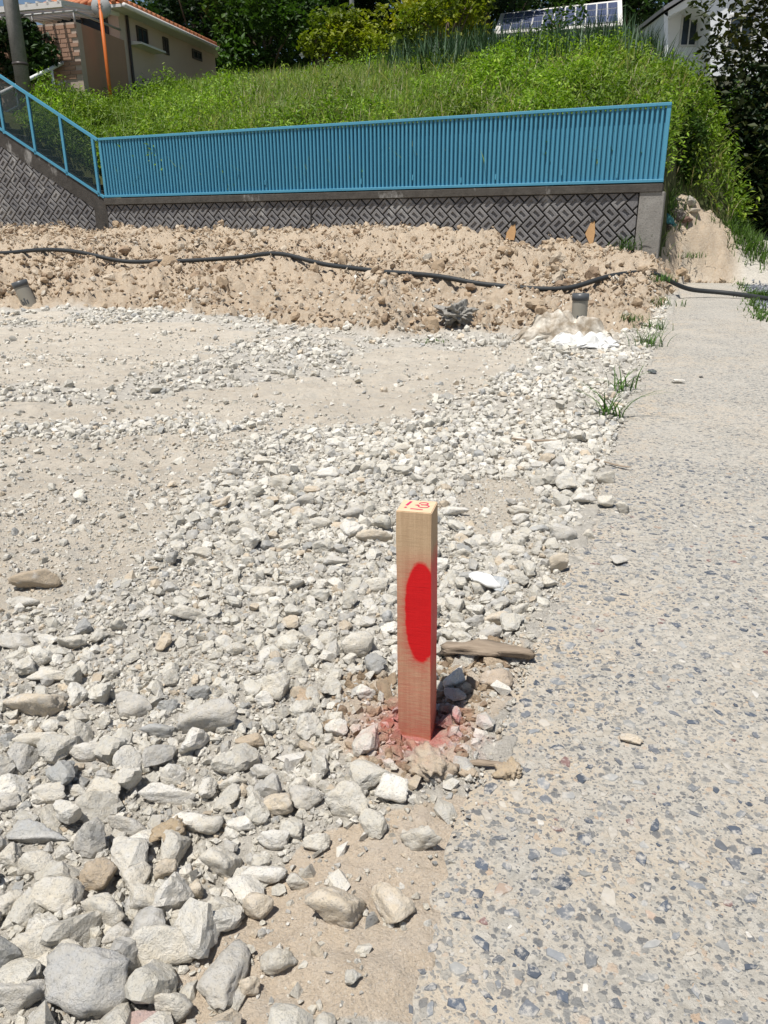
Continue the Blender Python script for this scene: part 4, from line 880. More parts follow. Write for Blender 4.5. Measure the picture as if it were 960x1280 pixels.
# sloping wall beside the steps
_d = ray(0, 93); _t = np.linalg.solve(np.array([[_d[0], -ldir[0]], [_d[1], -ldir[1]]]), WL[:2])
LSL = (CAMH + _d[2] * _t[0] - (WTOP + 1.0)) / _t[1]                    # slope of the steps, from where the rail leaves the photo
Lw = LLEN
regL = [(0, .2), (Lw, .2), (Lw, WTOP - .17), (0, WTOP - .17 + LSL * Lw)]
WALL2, WANG2, _ = build_wall('block_stair_wall', LE, WL, regL, 'sloping grey diagonal-block wall under the blue stair railing', lambda cx, cy: cy > .55 and cx > Lw - 4.6)
bm = bmesh.new(); t0 = WTOP
cp = [(0, t0 + LSL * Lw - .30), (Lw - .25, t0 - .30 + LSL * .25), (Lw - .25, .2), (Lw + .02, .2), (Lw + .02, t0 - .02), (0, t0 + LSL * Lw - .02)]
f = bm.faces.new([bm.verts.new((x, y, .006)) for x, y in cp]); r = bmesh.ops.extrude_face_region(bm, geom=[f]); bmesh.ops.translate(bm, vec=(0, 0, -.26), verts=[v for v in r['geom'] if isinstance(v, bmesh.types.BMVert)]); bmesh.ops.recalc_face_normals(bm, faces=bm.faces)
link('coping', bm_mesh('coping', bm, M_COPE), WALL2)

# ------------------------------------------------------------------ blue slatted fence
k_ = NB('fence_blue_paint', .5); k_.b.inputs['Specular IOR Level'].default_value = .4
c_ = k_.mix(k_.noise(2.0, 5, .6, k_.pos), (.060, .25, .375), (.085, .305, .44)); c_ = k_.mix(k_.ramp(k_.noise(22, 4, .6, k_.pos), [(.66, 0), (.72, .5)]), c_, (.03, .11, .17)); k_.col(c_); M_BLUE = k_.m
FH = 1.0
FEN = empty('slatted_fence', (WL[0], WL[1], WTOP)); FEN.rotation_euler = (0, 0, WANG); tag(FEN, 'tall blue metal privacy fence of vertical slats on the block wall', 'fence')
bm = bmesh.new(); sw_ = .058                                  # one slat: a folded louvre
prof = [(-.021, .020), (-.019, -.012), (-.011, -.024), (.009, -.024), (.018, -.012), (.021, .020), (.017, .020), (.013, -.012), (-.015, -.012), (-.017, .020)]
vb = [bm.verts.new((x, y, .055)) for x, y in prof]; vt = [bm.verts.new((x, y, FH - .035)) for x, y in prof]
for i in range(len(prof)): k = (i + 1) % len(prof); bm.faces.new((vb[i], vb[k], vt[k], vt[i]))
bm.faces.new(vt); bm.faces.new(vb[::-1]); bmesh.ops.recalc_face_normals(bm, faces=bm.faces); SLAT = bm_mesh('slat', bm, M_BLUE)
nsl = int((WLEN - .14) / .0655)
for i in range(nsl): o = link('slat', SLAT, FEN); o.location = (.07 + (i + .5) * (WLEN - .14) / nsl, .03, 0)
def fpart(name, c, s, b=.004): return loc_part(name, FEN, c, s, M_BLUE, b)
fpart('top_rail', (WLEN / 2, .025, FH - .02), (WLEN, .075, .04)); fpart('bottom_rail', (WLEN / 2, .025, .036), (WLEN, .075, .04))
fpart('end_post', (.03, .03, FH / 2), (.055, .06, FH - .03)); fpart('end_post', (WLEN - .03, .03, FH / 2), (.055, .06, FH - .03))
fpart('back_sheet', (WLEN / 2, .062, FH / 2), (WLEN - .12, .004, FH - .12), 0)
for i in range(1, 6): fpart('post', (WLEN * i / 6, .11, FH / 2 - .05), (.05, .05, FH - .02))
for i, fx in enumerate((.10, .155, .35, .42, .53, .62, .70, .755, .855, .935)): fpart('rivet_plate', (WLEN * fx, -.002, .12 + .03 * (i % 3)), (.022, .012, .075), .002)

# stair railing of blue posts and dark mesh infill
k_ = NB('dark_mesh_infill', .6); k_.col((.012, .028, .032)); tr_ = k_.n.new('ShaderNodeBsdfTransparent'); mx_ = k_.n.new('ShaderNodeMixShader'); mx_.inputs[0].default_value = .38
k_.L(k_.b.outputs[0], mx_.inputs[2]); k_.L(tr_.outputs[0], mx_.inputs[1]); k_.L(mx_.outputs[0], k_.n['Material Output'].inputs['Surface']); M_MESH = k_.m
RAIL = empty('stair_railing', (WL[0], WL[1], WTOP)); RAIL.rotation_euler = (0, 0, math.atan2(ldir[1], ldir[0])); tag(RAIL, 'blue stair railing with dark mesh panels climbing beside the steps', 'railing')
lx0 = .10; sp_ = .62; posts = [lx0 + i * sp_ for i in range(8)]
for i, p in enumerate(posts):
    bar('post', (p, 0, LSL * p - .02), (p, 0, LSL * p + FH - .02), .05, .05, M_BLUE, RAIL, (0, 1, 0), .004)
    if i: 
        q = posts[i - 1]; v = np.array([(q + .02, 0.0, LSL * q + .04), (p - .02, 0.0, LSL * p + .02), (p - .02, 0.0, LSL * p + FH - .06), (q + .02, 0.0, LSL * q + FH - .06)])
        link('mesh_panel', npmesh('mesh_panel', np.vstack([v, v + [0, .006, 0]]), [np.array([[0, 1, 2, 3], [7, 6, 5, 4]])], M_MESH), RAIL)
e_ = posts[-1]
bar('top_rail', (0, 0, FH - .03 + LSL * 0), (e_, 0, LSL * e_ + FH - .02), .055, .045, M_BLUE, RAIL); bar('bottom_rail', (0, 0, .02), (e_, 0, LSL * e_ + .02), .05, .04, M_BLUE, RAIL)
# steps behind the railing
STP = empty('stairs', (WL[0], WL[1], 0)); STP.rotation_euler = (0, 0, math.atan2(ldir[1], ldir[0])); tag(STP, 'dark concrete steps climbing behind the blue stair railing', 'stairs')
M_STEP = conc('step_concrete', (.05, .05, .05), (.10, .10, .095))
sgn_ = 1 if np.dot(np.array([-ldir[1], ldir[0]]), lnor) > 0 else -1
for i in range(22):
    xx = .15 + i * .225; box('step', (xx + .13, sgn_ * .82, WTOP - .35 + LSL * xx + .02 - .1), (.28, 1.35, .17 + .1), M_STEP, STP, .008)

# ------------------------------------------------------------------ hillside
def hill_z(x, y):
    u, s = wall_us(x, y)
    lx = (x - WL[0]) * ldir[0] + (y - WL[1]) * ldir[1]; ls = (x - WL[0]) * lnor[0] + (y - WL[1]) * lnor[1]
    ue = u - .75 * np.clip(s, 0, 30); left = sstep(-.3, .8, ue - WLEN)
    amp = 2.80 - .35 * sstep(WLEN - 3, WLEN + 1, ue)
    f = amp * np.sin(np.clip(s / 8.5, 0, 1) * math.pi / 2) + .012 * np.clip(s - 8.5, 0, 60)
    z = WTOP - .10 + f
    zl = WTOP - .30 + LSL * np.clip(lx, 0, 3.3) + 1.25 * (1 - .62 * sstep(.6, 2.8, lx)) * np.sin(np.clip((ls - 1.2) / 5.5, 0, 1) * 1.57)
    z = np.where(left > 0, np.maximum(z * (ls > 1.45) , 0) * (1 - left) + np.minimum(zl, 5.0) * left, z)
    bk = sstep(2.5, 7, s); right = np.clip(-u - .05 + 1.9 * bk, 0, 50)
    z = z - (1.5 - 1.05 * bk) * right - .3 * (1 - bk) * np.minimum(right, 6) ** 2
    z = z + .14 * fbm(x * .8, y * .8, 3, 171)
    z = np.where((s < .15) & (u > -.02), -.5, z)
    z = np.where(u <= -.02, z - 1.2 * np.clip(2.6 - s, 0, 9), z)
    z = np.where((u > WLEN - .2) & (ls < 1.45), -.5, z)
    return z
def build_hill():
    xs = np.concatenate([np.linspace(-140, -15, 26), np.linspace(-14.6, 12, 150), np.linspace(13, 140, 26)]); ys = np.concatenate([np.linspace(10.8, 26, 120), np.linspace(27, 220, 40)])
    X, Y = np.meshgrid(xs, ys, indexing='ij'); Z = np.clip(hill_z(X, Y), -.8, 9); n0, n1 = X.shape; V = np.stack([X, Y, Z], -1).reshape(-1, 3)
    i = np.arange(n0 - 1)[:, None] * n1; j = np.arange(n1 - 1)[None]; Fq = np.stack([i + j, i + n1 + j, i + n1 + j + 1, i + j + 1], -1).reshape(-1, 4)
    k = NB('hillside_soil', .95); k.col(k.mix(k.noise(4, 5, .6, k.pos), (.035, .05, .015), (.10, .10, .04)))
    tag(link('hillside', npmesh('hillside', V, [Fq], k.m, True)), kind='structure')
build_hill()
def hz(x, y): return np.maximum(hill_z(x, y), base(x, y))

# ------------------------------------------------------------------ vegetation builders
def blades(x, y, z, h, wd, lean, segs, cols, az=None):
    """tapered bent blades, one strip each"""
    n = len(x); az = rng.uniform(0, 6.283, n) if az is None else az; dx, dy = np.cos(az), np.sin(az); sx, sy = -dy, dx
    t = np.linspace(0, 1, segs + 1); Vs = []
    for k, tt in enumerate(t):
        r = lean * h * tt ** 1.9; zz = h * (tt - .35 * lean * tt ** 2.2); ww = wd * (1 - tt) ** .7 * .5 + .0006
        c = np.stack([x + dx * r, y + dy * r, z + zz], -1); sd = np.stack([sx * ww, sy * ww, 0 * ww], -1); Vs += [c - sd, c + sd]
    V = np.stack(Vs, 1); m = 2 * (segs + 1); F1 = np.array([[2 * k, 2 * k + 1, 2 * k + 3, 2 * k + 2] for k in range(segs)]); Fq = (F1[None] + (np.arange(n) * m)[:, None, None]).reshape(-1, 4)
    return V.reshape(-1, 3), Fq, np.repeat(cols, m, 0)
def leaves(P, size, asp, cols, droop=.5, az=None):
    """kite-shaped leaves at points P, random azimuth, tilted"""
    n = len(P); az = rng.uniform(0, 6.283, n) if az is None else az; el = rng.uniform(-.9, .9, n) - droop * .3; rl = rng.uniform(-.8, .8, n)
    f = np.stack([np.cos(az) * np.cos(el), np.sin(az) * np.cos(el), np.sin(el)], -1); s = np.stack([-np.sin(az), np.cos(az), 0 * az], -1); up = np.cross(f, s)
    s = s * np.cos(rl)[:, None] + up * np.sin(rl)[:, None]; L = size[:, None]; Wd = (size * asp)[:, None]
    nrm = np.cross(f, s)
    V = np.stack([P - f * L * .5, P + s * Wd * .5 + nrm * L * .06, P + f * L * .5, P - s * Wd * .5 + nrm * L * .06], 1).reshape(-1, 3); Fq = np.arange(n * 4).reshape(-1, 4); return V, Fq, np.repeat(cols, 4, 0)
def tints(n, pal, p=None, var=.22):
    pal = np.array(pal); return pal[rng.choice(len(pal), n, p=p)] * rng.uniform(1 - var, 1 + var, (n, 1))
def join(parts):
    off = 0; V, Fq, Cc = [], [], []
    for v, f, c in parts: V.append(v); Fq.append(f + off); Cc.append(c); off += len(v)
    return np.vstack(V), np.vstack(Fq), np.vstack(Cc)
def hill_pts(n, s0, s1, u0, u1):
    u = rng.uniform(u0, u1, n); s = rng.uniform(s0, s1, n); x = WR[0] + wdir[0] * u + wnor[0] * s; y = WR[1] + wdir[1] * u + wnor[1] * s; return x, y, u, s
def build_weeds():
    # leafy weeds
    x, y, u, s = hill_pts(24000, .25, 10, -4.5, WLEN + 7); z = hill_z(x, y); px, py, _ = proj(np.stack([x, y, z + .4], -1))
    lush = np.clip(sstep(310, 230, px) + sstep(430, 560, px + 60 * fbm(x, y, 2, 181)) * sstep(30, 75, py) + .55 * sstep(115, 150, py) + .1, .05, 1); k = (rng.random(len(x)) < lush) & (z > base(x, y) - .05) & (z > .2) & ~((px < 116) & (py < 118 - px * .5 + 24)) & (px > -60) & (px < 1010); x, y, z, s, px = x[k], y[k], z[k], s[k], px[k]
    n = len(x); h = rng.uniform(.28, .62, n) * (1 + 1.0 * fbm(x * .9, y * .9, 3, 191)); K = 17
    t = np.tile(np.linspace(.25, 1, K), (n, 1)); ang = rng.uniform(0, 6.28, (n, K)); rad = (.05 + .16 * (1 - t * .75)) * rng.uniform(.5, 1.2, (n, K))
    lx = rng.normal(0, .1, (n, 1)); ly = rng.normal(0, .1, (n, 1))
    P = np.stack([x[:, None] + np.cos(ang) * rad + lx * t, y[:, None] + np.sin(ang) * rad + ly * t, z[:, None] + h[:, None] * t], -1).reshape(-1, 3)
    pc = tints(n, [(.14, .23, .02), (.19, .30, .026), (.09, .165, .018), (.25, .34, .04)], [.35, .3, .2, .15]); pc *= (1 + .8 * fbm(x * .8, y * .8, 3, 195))[:, None]
    cols = np.repeat(pc, K, 0) * rng.uniform(.75, 1.2, (n * K, 1)); V, Fq, Cc = leaves(P, rng.uniform(.06, .125, n * K), .36, cols, az=ang.ravel())
    tag(link('leafy_weeds', npmesh('leafy_weeds', V, [Fq], M_LEAF, False, Cc)), 'bright green leafy weeds covering the slope behind the blue fence', 'weeds', kind='stuff')
    # pale grass
    x, y, u, s = hill_pts(58000, .2, 10, -3.5, WLEN + 6); z = hill_z(x, y); px, py, _ = proj(np.stack([x, y, z + .4], -1))
    d = np.clip(sstep(190, 300, px) * sstep(620, 480, px) * 1.0 + .22, 0, 1); k = (rng.random(len(x)) < d) & (z > base(x, y) - .05) & (z > .2) & ~((px < 116) & (py < 118 - px * .5 + 24)) & (px > -60) & (px < 1000); x, y, z = x[k], y[k], z[k]; n = len(x)
    pc = tints(n, [(.20, .28, .07), (.26, .33, .12), (.15, .22, .04), (.42, .39, .24)], [.38, .34, .18, .10])
    V, Fq, Cc = blades(x, y, z, rng.uniform(.35, .75, n), rng.uniform(.012, .026, n), rng.uniform(.15, .75, n), 3, pc)
    tag(link('tall_grass', npmesh('tall_grass', V, [Fq], M_LEAF, False, Cc)), 'pale feathery tall grass on the middle of the slope', 'grass', kind='stuff')
    # reeds
    x, y, u, s = hill_pts(15000, 4.6, 10.5, -3.5, 7.6); z = hill_z(x, y); px, py, _ = proj(np.stack([x, y, z], -1)); d = sstep(440, 560, px) * sstep(4.6, 6.6, s + 1.2 * fbm(x * .7, y * .7, 3, 201)) * sstep(860, 790, px); k = rng.random(len(x)) < d; x, y, z = x[k], y[k], z[k]; n = len(x)
    pc = tints(n, [(.035, .075, .03), (.05, .10, .045), (.075, .13, .06), (.03, .06, .028)])
    V, Fq, Cc = blades(x, y, z, rng.uniform(.6, 1.25, n), rng.uniform(.03, .05, n), rng.uniform(.08, .5, n), 3, pc)
    tag(link('reeds', npmesh('reeds', V, [Fq], M_DARKLEAF, False, Cc)), 'dark blue-green reeds along the top of the slope', 'reeds', kind='stuff')
    # dead stems sprinkled among weeds
    x, y, u, s = hill_pts(2600, .3, 7, -1, WLEN); z = hill_z(x, y); n = len(x)
    V, Fq, Cc = blades(x, y, z + .12, rng.uniform(.3, .6, n), rng.uniform(.015, .03, n), rng.uniform(.3, .9, n), 3, tints(n, [(.45, .40, .27), (.36, .30, .18)]))
    tag(link('dry_stalks', npmesh('dry_stalks', V, [Fq], M_LEAF, False, Cc)), 'straw-coloured dry stalks among the green weeds', 'stalks', kind='stuff')
build_weeds()

def crown_np(c, rad, n, size, pal, clumps=26, hollow=.35, asp=.55):
    c = np.array(c); rad = np.array(rad); d = rng.normal(size=(clumps, 3)); d /= np.linalg.norm(d, axis=1)[:, None]; cc = d * rng.uniform(hollow, .92, (clumps, 1)) ** .8
    cs = rng.uniform(.20, .42, clumps); ci = rng.choice(clumps, n, p=cs ** 2 / (cs ** 2).sum()); e = rng.normal(size=(n, 3)); e /= np.linalg.norm(e, axis=1)[:, None]
    P = cc[ci] + e * (cs[ci] * rng.uniform(.45, 1.05, n) ** .6)[:, None]; P = c + P * rad
    cb = tints(clumps, pal, None, .22); cols = cb[ci] * rng.uniform(.75, 1.25, (n, 1)); return leaves(P, rng.uniform(.7, 1.3, n) * size, asp, cols), c + cc * rad
def tree(name, base_pt, c, rad, n, size, pal, label, cat='tree', group=None, mat=None, trunk=.14, clumps=26):
    b = np.array(base_pt); T = empty(name, b); tag(T, label, cat, group); (V, Fq, Cc), cc = crown_np(np.array(c) - b, rad, n, size, pal, clumps)
    link('crown', npmesh('crown', V, [Fq], mat or M_LEAF, False, Cc), T)
    top = np.array(c) - b; pts = [np.array([0, 0, -.3]), top * .3 + [.08, .05, 0], top * .62 + [-.06, 0, 0], top * .95]
    tv = [tube_np(np.array(pts), [trunk, trunk * .8, trunk * .6, trunk * .3], 8)]
    for q in cc[:9]:
        s0 = top * rng.uniform(.35, .75); mid = (s0 + q) / 2 + [0, 0, .15]; tv.append(tube_np(np.array([s0, mid, q]), [trunk * .35, trunk * .25, trunk * .08], 6))
    Vt, Q, Tt, off = [], [], [], 0
    for v, q, t in tv: Vt.append(v); Q.append(q + off); Tt.append(t + off); off += len(v)
    link('trunk', npmesh('trunk', np.vstack(Vt), [np.vstack(Q), np.vstack(Tt)], M_BARK, True), T); return T
DK = [(.018, .042, .012), (.028, .06, .014), (.013, .03, .010)]; MD = [(.04, .085, .014), (.06, .115, .018), (.03, .065, .012)]; YL = [(.22, .25, .015), (.16, .20, .014), (.28, .28, .02), (.10, .14, .012)]
def tree_at(px, py, Y, wpx, hpx, n, size, pal, label, **kw):
    c = PY(px, py, Y); sc = Y * 1.06 / FPX; g = float(hz(np.array(c[0]), np.array(c[1])))
    return tree(kw.pop('name', 'broadleaf_tree'), (c[0], c[1], g), c, (wpx * sc / 2, wpx * sc / 2 * .85, hpx * sc / 2), n, size, pal, label, **kw)
GT = 'trees behind the slope'
tree_at(330, 45, 27, 120, 110, 5200, .20, MD, 'mid green bushy tree beside the beige house', group=GT)
tree_at(240, 20, 34, 120, 110, 3800, .26, DK, 'dark tall tree rising behind the beige house roof', group=GT)
tree_at(300, 10, 36, 150, 110, 4200, .28, DK, 'dark green tree behind the mid green bushy tree', group=GT)
tree_at(395, -5, 35, 160, 130, 4800, .28, DK, 'tall dark tree behind the yellow-green tree and pole', group=GT)
tree_at(445, 48, 25.5, 105, 62, 3600, .17, YL, 'rounded yellow-green tree in front of the far utility pole', group=GT, clumps=34)
tree_at(560, 22, 26, 120, 70, 3400, .18, YL, 'spreading yellow-green tree beside the solar panel roof', group=GT, clumps=34)
tree_at(500, -10, 36, 150, 130, 4600, .28, DK, 'dark tree behind and between the two yellow-green trees', group=GT)
tree_at(610, -25, 38, 150, 100, 4200, .3, DK, 'dark tree rising behind the solar panel roof', group=GT)
tree_at(720, -30, 42, 170, 100, 4200, .32, DK, 'broad dark tree filling the gap over the solar roof', group=GT)
tree_at(805, -8, 40, 110, 90, 3400, .30, DK, 'dark tree between the solar roof and the white house', group=GT)
tree_at(700, 25, 24.5, 60, 50, 420, .15, MD, 'thin bare-stemmed sapling in front of the solar roof', group=GT, trunk=.05, name='sapling')
tree_at(18, 68, 22, 100, 76, 4200, .16, DK, 'dark clipped shrub below the house balcony behind the concrete pole', name='shrub', cat='shrub', mat=M_DARKLEAF)
tree_at(90, 63, 24, 26, 22, 260, .16, MD, 'spiky small plant in front of the brick balcony', name='shrub', cat='shrub', trunk=.03)
BRN = [(.035, .045, .012), (.06, .06, .016), (.022, .03, .010), (.012, .018, .007)]
tree_at(1068, 95, 15.0, 300, 345, 26000, .15, BRN, 'large dark overhanging tree shading the path end', name='evergreen_tree', mat=M_DARKLEAF, clumps=60, trunk=.16)
tree_at(978, 185, 15.0, 130, 180, 16000, .10, DK, 'dark shaded bush under the overhanging tree', name='shrub', cat='shrub', mat=M_DARKLEAF, clumps=60, trunk=.03)
tree_at(898, 180, 15.5, 90, 110, 4600, .09, [(.03, .06, .014), (.05, .09, .02), (.02, .04, .012)], 'leafy green bush at the end of the blue fence', name='shrub', cat='shrub', clumps=36, trunk=.03)
tree_at(850, 190, 13.6, 56, 90, 2400, .09, MD, 'small leafy bush growing beside the fence end post', name='shrub', cat='shrub', clumps=26, trunk=.03)
tree_at(930, 232, 16, 60, 30, 1200, .10, [(.06, .13, .02), (.09, .18, .03)], 'sunlit low fern-like plant beside the far footpath', name='shrub', cat='shrub', trunk=.02)

def woodland():
    n = 15000; px = rng.uniform(185, 1150, n); Y = rng.uniform(44, 52, n); py = rng.uniform(-45, 110, n); top = -40 + 30 * fbm(px / 70, px * 0 + 2, 3, 221); k = py > top; px, py, Y = px[k], py[k], Y[k]
    P = np.array([PY(a, b, c) for a, b, c in zip(px, py, Y)]); cl = 1 + .9 * fbm(P[:, 0] * .6, P[:, 2] * .6, 3, 231)
    V, Fq, Cc = leaves(P, rng.uniform(.35, .75, len(P)), .6, tints(len(P), DK) * cl[:, None]); tag(link('woodland', npmesh('woodland', V, [Fq], M_DARKLEAF, False, Cc)), 'dark wood behind the houses and trees', 'wood', kind='stuff')
woodland()
def tuft(px, py, hpx, n, label, pal=((.07, .14, .03), (.10, .19, .04), (.05, .10, .03)), wd=.010, spread=.03, lean=(.3, 1.0), group=None, cat='grass tuft'):
    g = hit(px, py); q, t = path_q(g[0], g[1]); dep = proj(g)[2][0]; h = hpx / FPX * dep
    x = rng.normal(0, spread, n); y = rng.normal(0, spread, n); V, Fq, Cc = blades(x, y, 0 * x - .01, rng.uniform(.5, 1.1, n) * h, np.full(n, wd), rng.uniform(*lean, n), 5, tints(n, pal))
    o = link('grass_tuft', npmesh('grass_tuft', V, [Fq], M_LEAF, False, Cc)); o.location = g; tag(o, label, cat, group)
tuft(765, 522, 60, 22, 'spiky green grass tuft on the path edge, the one closer to the stake', wd=.009, spread=.020, lean=(.35, 1.3)); tuft(778, 490, 44, 26, 'spiky green grass tuft on the path edge, the one closer to the torn bag', wd=.009, spread=.03, lean=(.35, 1.3))
tuft(812, 432, 30, 60, 'dense low grass clump along the path edge beside the bag', spread=.06, wd=.006); tuft(816, 412, 22, 50, 'thin grass clump by the path edge above the dense clump', spread=.07, wd=.006)
tuft(824, 380, 14, 60, 'small weeds at the path edge where the hose crosses', spread=.14); tuft(822, 352, 12, 90, 'small weed patch on the earth at the wall end', spread=.11, wd=.010)
tuft(790, 402, 12, 40, 'sparse weeds on the earth beside the upright pipe', spread=.06, wd=.008); tuft(540, 428, 9, 30, 'tiny green weed at the foot of the dug earth', spread=.06)
tuft(785, 312, 22, 130, 'grass clump growing at the foot of the wall pier', spread=.11, wd=.018, lean=(.2, .8)); tuft(858, 350, 10, 60, 'low weeds at the far corner of the concrete path', spread=.14, wd=.012)
def edge_grass():
    parts = []
    for pts, n, sp, hh in (([(812, 290), (822, 262), (832, 245)], 900, .14, .30), ([(890, 246), (915, 275), (930, 300), (940, 318)], 1300, .22, .22), ([(925, 346), (938, 372), (945, 388), (958, 402)], 420, .07, .07), ([(838, 242), (870, 240), (895, 242)], 1300, .3, .45), ([(940, 372), (960, 376)], 200, .06, .12)):
        W = np.array([hit(*p) for p in pts]); t = rng.uniform(0, len(W) - 1, n); P = np.stack([np.interp(t, np.arange(len(W)), W[:, i]) for i in range(2)], -1) + rng.normal(0, sp, (n, 2)); z = H(P[:, 0], P[:, 1])
        parts.append(blades(P[:, 0], P[:, 1], np.maximum(z, -.02), rng.uniform(.5, 1.2, n) * hh, rng.uniform(.010, .02, n), rng.uniform(.2, .9, n), 3, tints(n, [(.07, .13, .025), (.10, .18, .03), (.05, .09, .02)])))
    V, Fq, Cc = join(parts); tag(link('verge_grass', npmesh('verge_grass', V, [Fq], M_LEAF, False, Cc)), 'low green verge grass at the wall end and along the path', 'grass', kind='stuff')
edge_grass()
# dark gravel patch right of the path, and dumped stones and tarp by the wall end
def gravel_patch():
    c = [hit(938, 358), hit(958, 352), hit(985, 372), hit(955, 395)]; n = 2600; k = rng.dirichlet((1, 1, 1, 1), n); P = k @ np.array(c) + np.c_[rng.normal(0, .18, (n, 2)), np.zeros(n)]; q, t = path_q(P[:, 0], P[:, 1]); P = P[(t > PATH_W + .05)]; n = len(P)
    s = rng.uniform(.012, .026, n); sc = np.stack([s * 1.1, s * .9, s * .7], -1); P[:, 2] = np.maximum(H(P[:, 0], P[:, 1]), -.02) + s * .4
    V, Fa, Cc = merge(HULL, P, sc, rotm(n, 1.5), np.array([(.16, .18, .22), (.24, .26, .30), (.36, .38, .42), (.10, .115, .14)])[rng.integers(0, 4, n)])
    tag(link('blue_gravel', npmesh('blue_gravel', V, [Fa], M_STONES, False, Cc)), 'blue-grey gravel patch beside the far end of the path', 'gravel', kind='stuff')
gravel_patch()
for i, (px, py, pw, c, lab) in enumerate(((846, 268, 26, (.10, .085, .075), 'dark boulder in the dumped stones by the wall end'), (862, 252, 22, (.34, .32, .29), 'grey rock on top of the dumped stones by the wall end'), (842, 250, 18, (.26, .25, .23), 'grey rock beside the fence end in the dumped stones'), (868, 262, 18, (.45, .41, .35), 'pale rock in the dumped stones by the wall end'), (835, 284, 20, (.09, .08, .07), 'dark rock low in the dumped stones by the wall end'), (856, 275, 20, (.16, .10, .08), 'reddish dark rock in the dumped stones by the wall end'), (872, 246, 14, (.5, .48, .44), 'whitish rock at the top of the dumped stones by the wall end'))):
    g = hit(px, py + 5); dep = proj(g)[2][0]; r = pw / FPX * dep / 2; put_stone(ROCK_ME[i], g[0], g[1], g[2] + r * .3, r, r * .8, r * .6, (0, 0, i), c, lab, 'rock', 'dumped stones by the wall end', 'rock')
def tarp():
    g = hit(829, 282); dep = proj(g)[2][0]; w = 26 / FPX * dep; n = 16; u = np.linspace(-.5, .5, n); U, W = np.meshgrid(u, u, indexing='ij'); Z = .5 * w * np.clip(1 - (2 * np.hypot(U, W)) ** 2, 0, 1) + .35 * w * fbm(U * 5, W * 5, 3, 211)
    V = np.stack([U * w, W * w, Z], -1).reshape(-1, 3); i = np.arange(n - 1)[:, None] * n; j = np.arange(n - 1)[None]; Fq = np.stack([i + j, i + n + j, i + n + j + 1, i + j + 1], -1).reshape(-1, 4)
    o = link('tarp_scrap', npmesh('tarp_scrap', np.vstack([V, V - [0, 0, .01]]), [Fq, Fq[:, ::-1] + len(V)], plain('teal_tarp', (.06, .19, .19), .5, .3, 20), True)); o.location = g; tag(o, 'crumpled teal tarp scrap among the dumped stones by the wall end', 'tarp')
tarp()
# far footpath climbing behind the earth pile
def far_path():
    Lp = [PY(934, 338, 12.7), PY(936, 318, 13.8), PY(921, 283, 15.8), PY(900, 243, 19)]; Rp = [PY(985, 338, 12.7), PY(975, 312, 13.8), PY(955, 280, 15.8), PY(926, 241, 19)]
    V = np.array([p for a, b in zip(Lp, Rp) for p in (a + [0, 0, .03], b + [0, 0, .03])]); Fq = np.array([[2 * i, 2 * i + 1, 2 * i + 3, 2 * i + 2] for i in range(3)]); V2 = V - [0, 0, .12]; m = len(V)
    sk = np.array([[2 * i, 2 * i + 2, m + 2 * i + 2, m + 2 * i] for i in range(3)] + [[2 * i + 3, 2 * i + 1, m + 2 * i + 1, m + 2 * i + 3] for i in range(3)])
    o = link('footpath', npmesh('footpath', np.vstack([V, V2]), [Fq, sk], conc('footpath_concrete', (.22, .21, .2), (.32, .31, .29)))); tag(o, kind='structure')
far_path()

# ------------------------------------------------------------------ houses
def at(px, py, Y): return Vector(PY(px, py, Y))
M_STUCCO = plain('beige_stucco', (.52, .42, .35), .9, .06, 3, bump=.2); M_BRICKW = plain('brick_tan', (.36, .22, .155), .9, .1, 3); M_MORT = plain('mortar', (.42, .34, .28), .95); M_TILE = plain('terracotta_tile', (.50, .20, .10), .8, .25, 9)
M_FRAME = plain('window_frame_bronze', (.06, .05, .045), .4); M_GLASS = plain('window_glass', (.035, .045, .055), .08, .2); M_WHITEW = plain('white_stucco', (.80, .81, .83), .8, .03, 3); M_GUT = plain('gutter_white', (.62, .60, .57), .5, .05); M_ALU = plain('grey_aluminium', (.36, .36, .35), .4, .1)
def window(par, c, ux, wd, ht, frame=M_FRAME, glass=M_GLASS, dep=.05, nor=None):
    """window set in a wall whose horizontal direction is ux; c is its centre on the wall face"""
    ux = Vector(ux).normalized(); up = Vector((0, 0, 1)); n = nor.normalized(); M = Matrix((ux, n, up)).transposed().to_4x4(); M.translation = c
    bm = bmesh.new(); t = .05
    for cx, cz, sx, sz in ((0, ht / 2, wd + t, t), (0, -ht / 2, wd + t, t), (-wd / 2, 0, t, ht - t), (wd / 2, 0, t, ht - t), (0, 0, t * .7, ht - t)): box_bm(bm, (cx, .02, cz), (sx, dep, sz), M)
    W = link('window', bm_mesh('window', bm, frame), par); bm = bmesh.new(); box_bm(bm, (0, .008, 0), (wd - t * .5, .016, ht - t * .5), M); link('pane', bm_mesh('pane', bm, glass), W); return W
def prism(name, pts_lo, pts_hi, mat, par):
    bm = bmesh.new(); a = [bm.verts.new(p) for p in pts_lo]; b = [bm.verts.new(p) for p in pts_hi]; n = len(a); bm.faces.new(a[::-1]); bm.faces.new(b)
    for i in range(n): bm.faces.new((a[i], a[(i + 1) % n], b[(i + 1) % n], b[i]))
    bmesh.ops.recalc_face_normals(bm, faces=bm.faces); return link(name, bm_mesh(name, bm, mat), par)
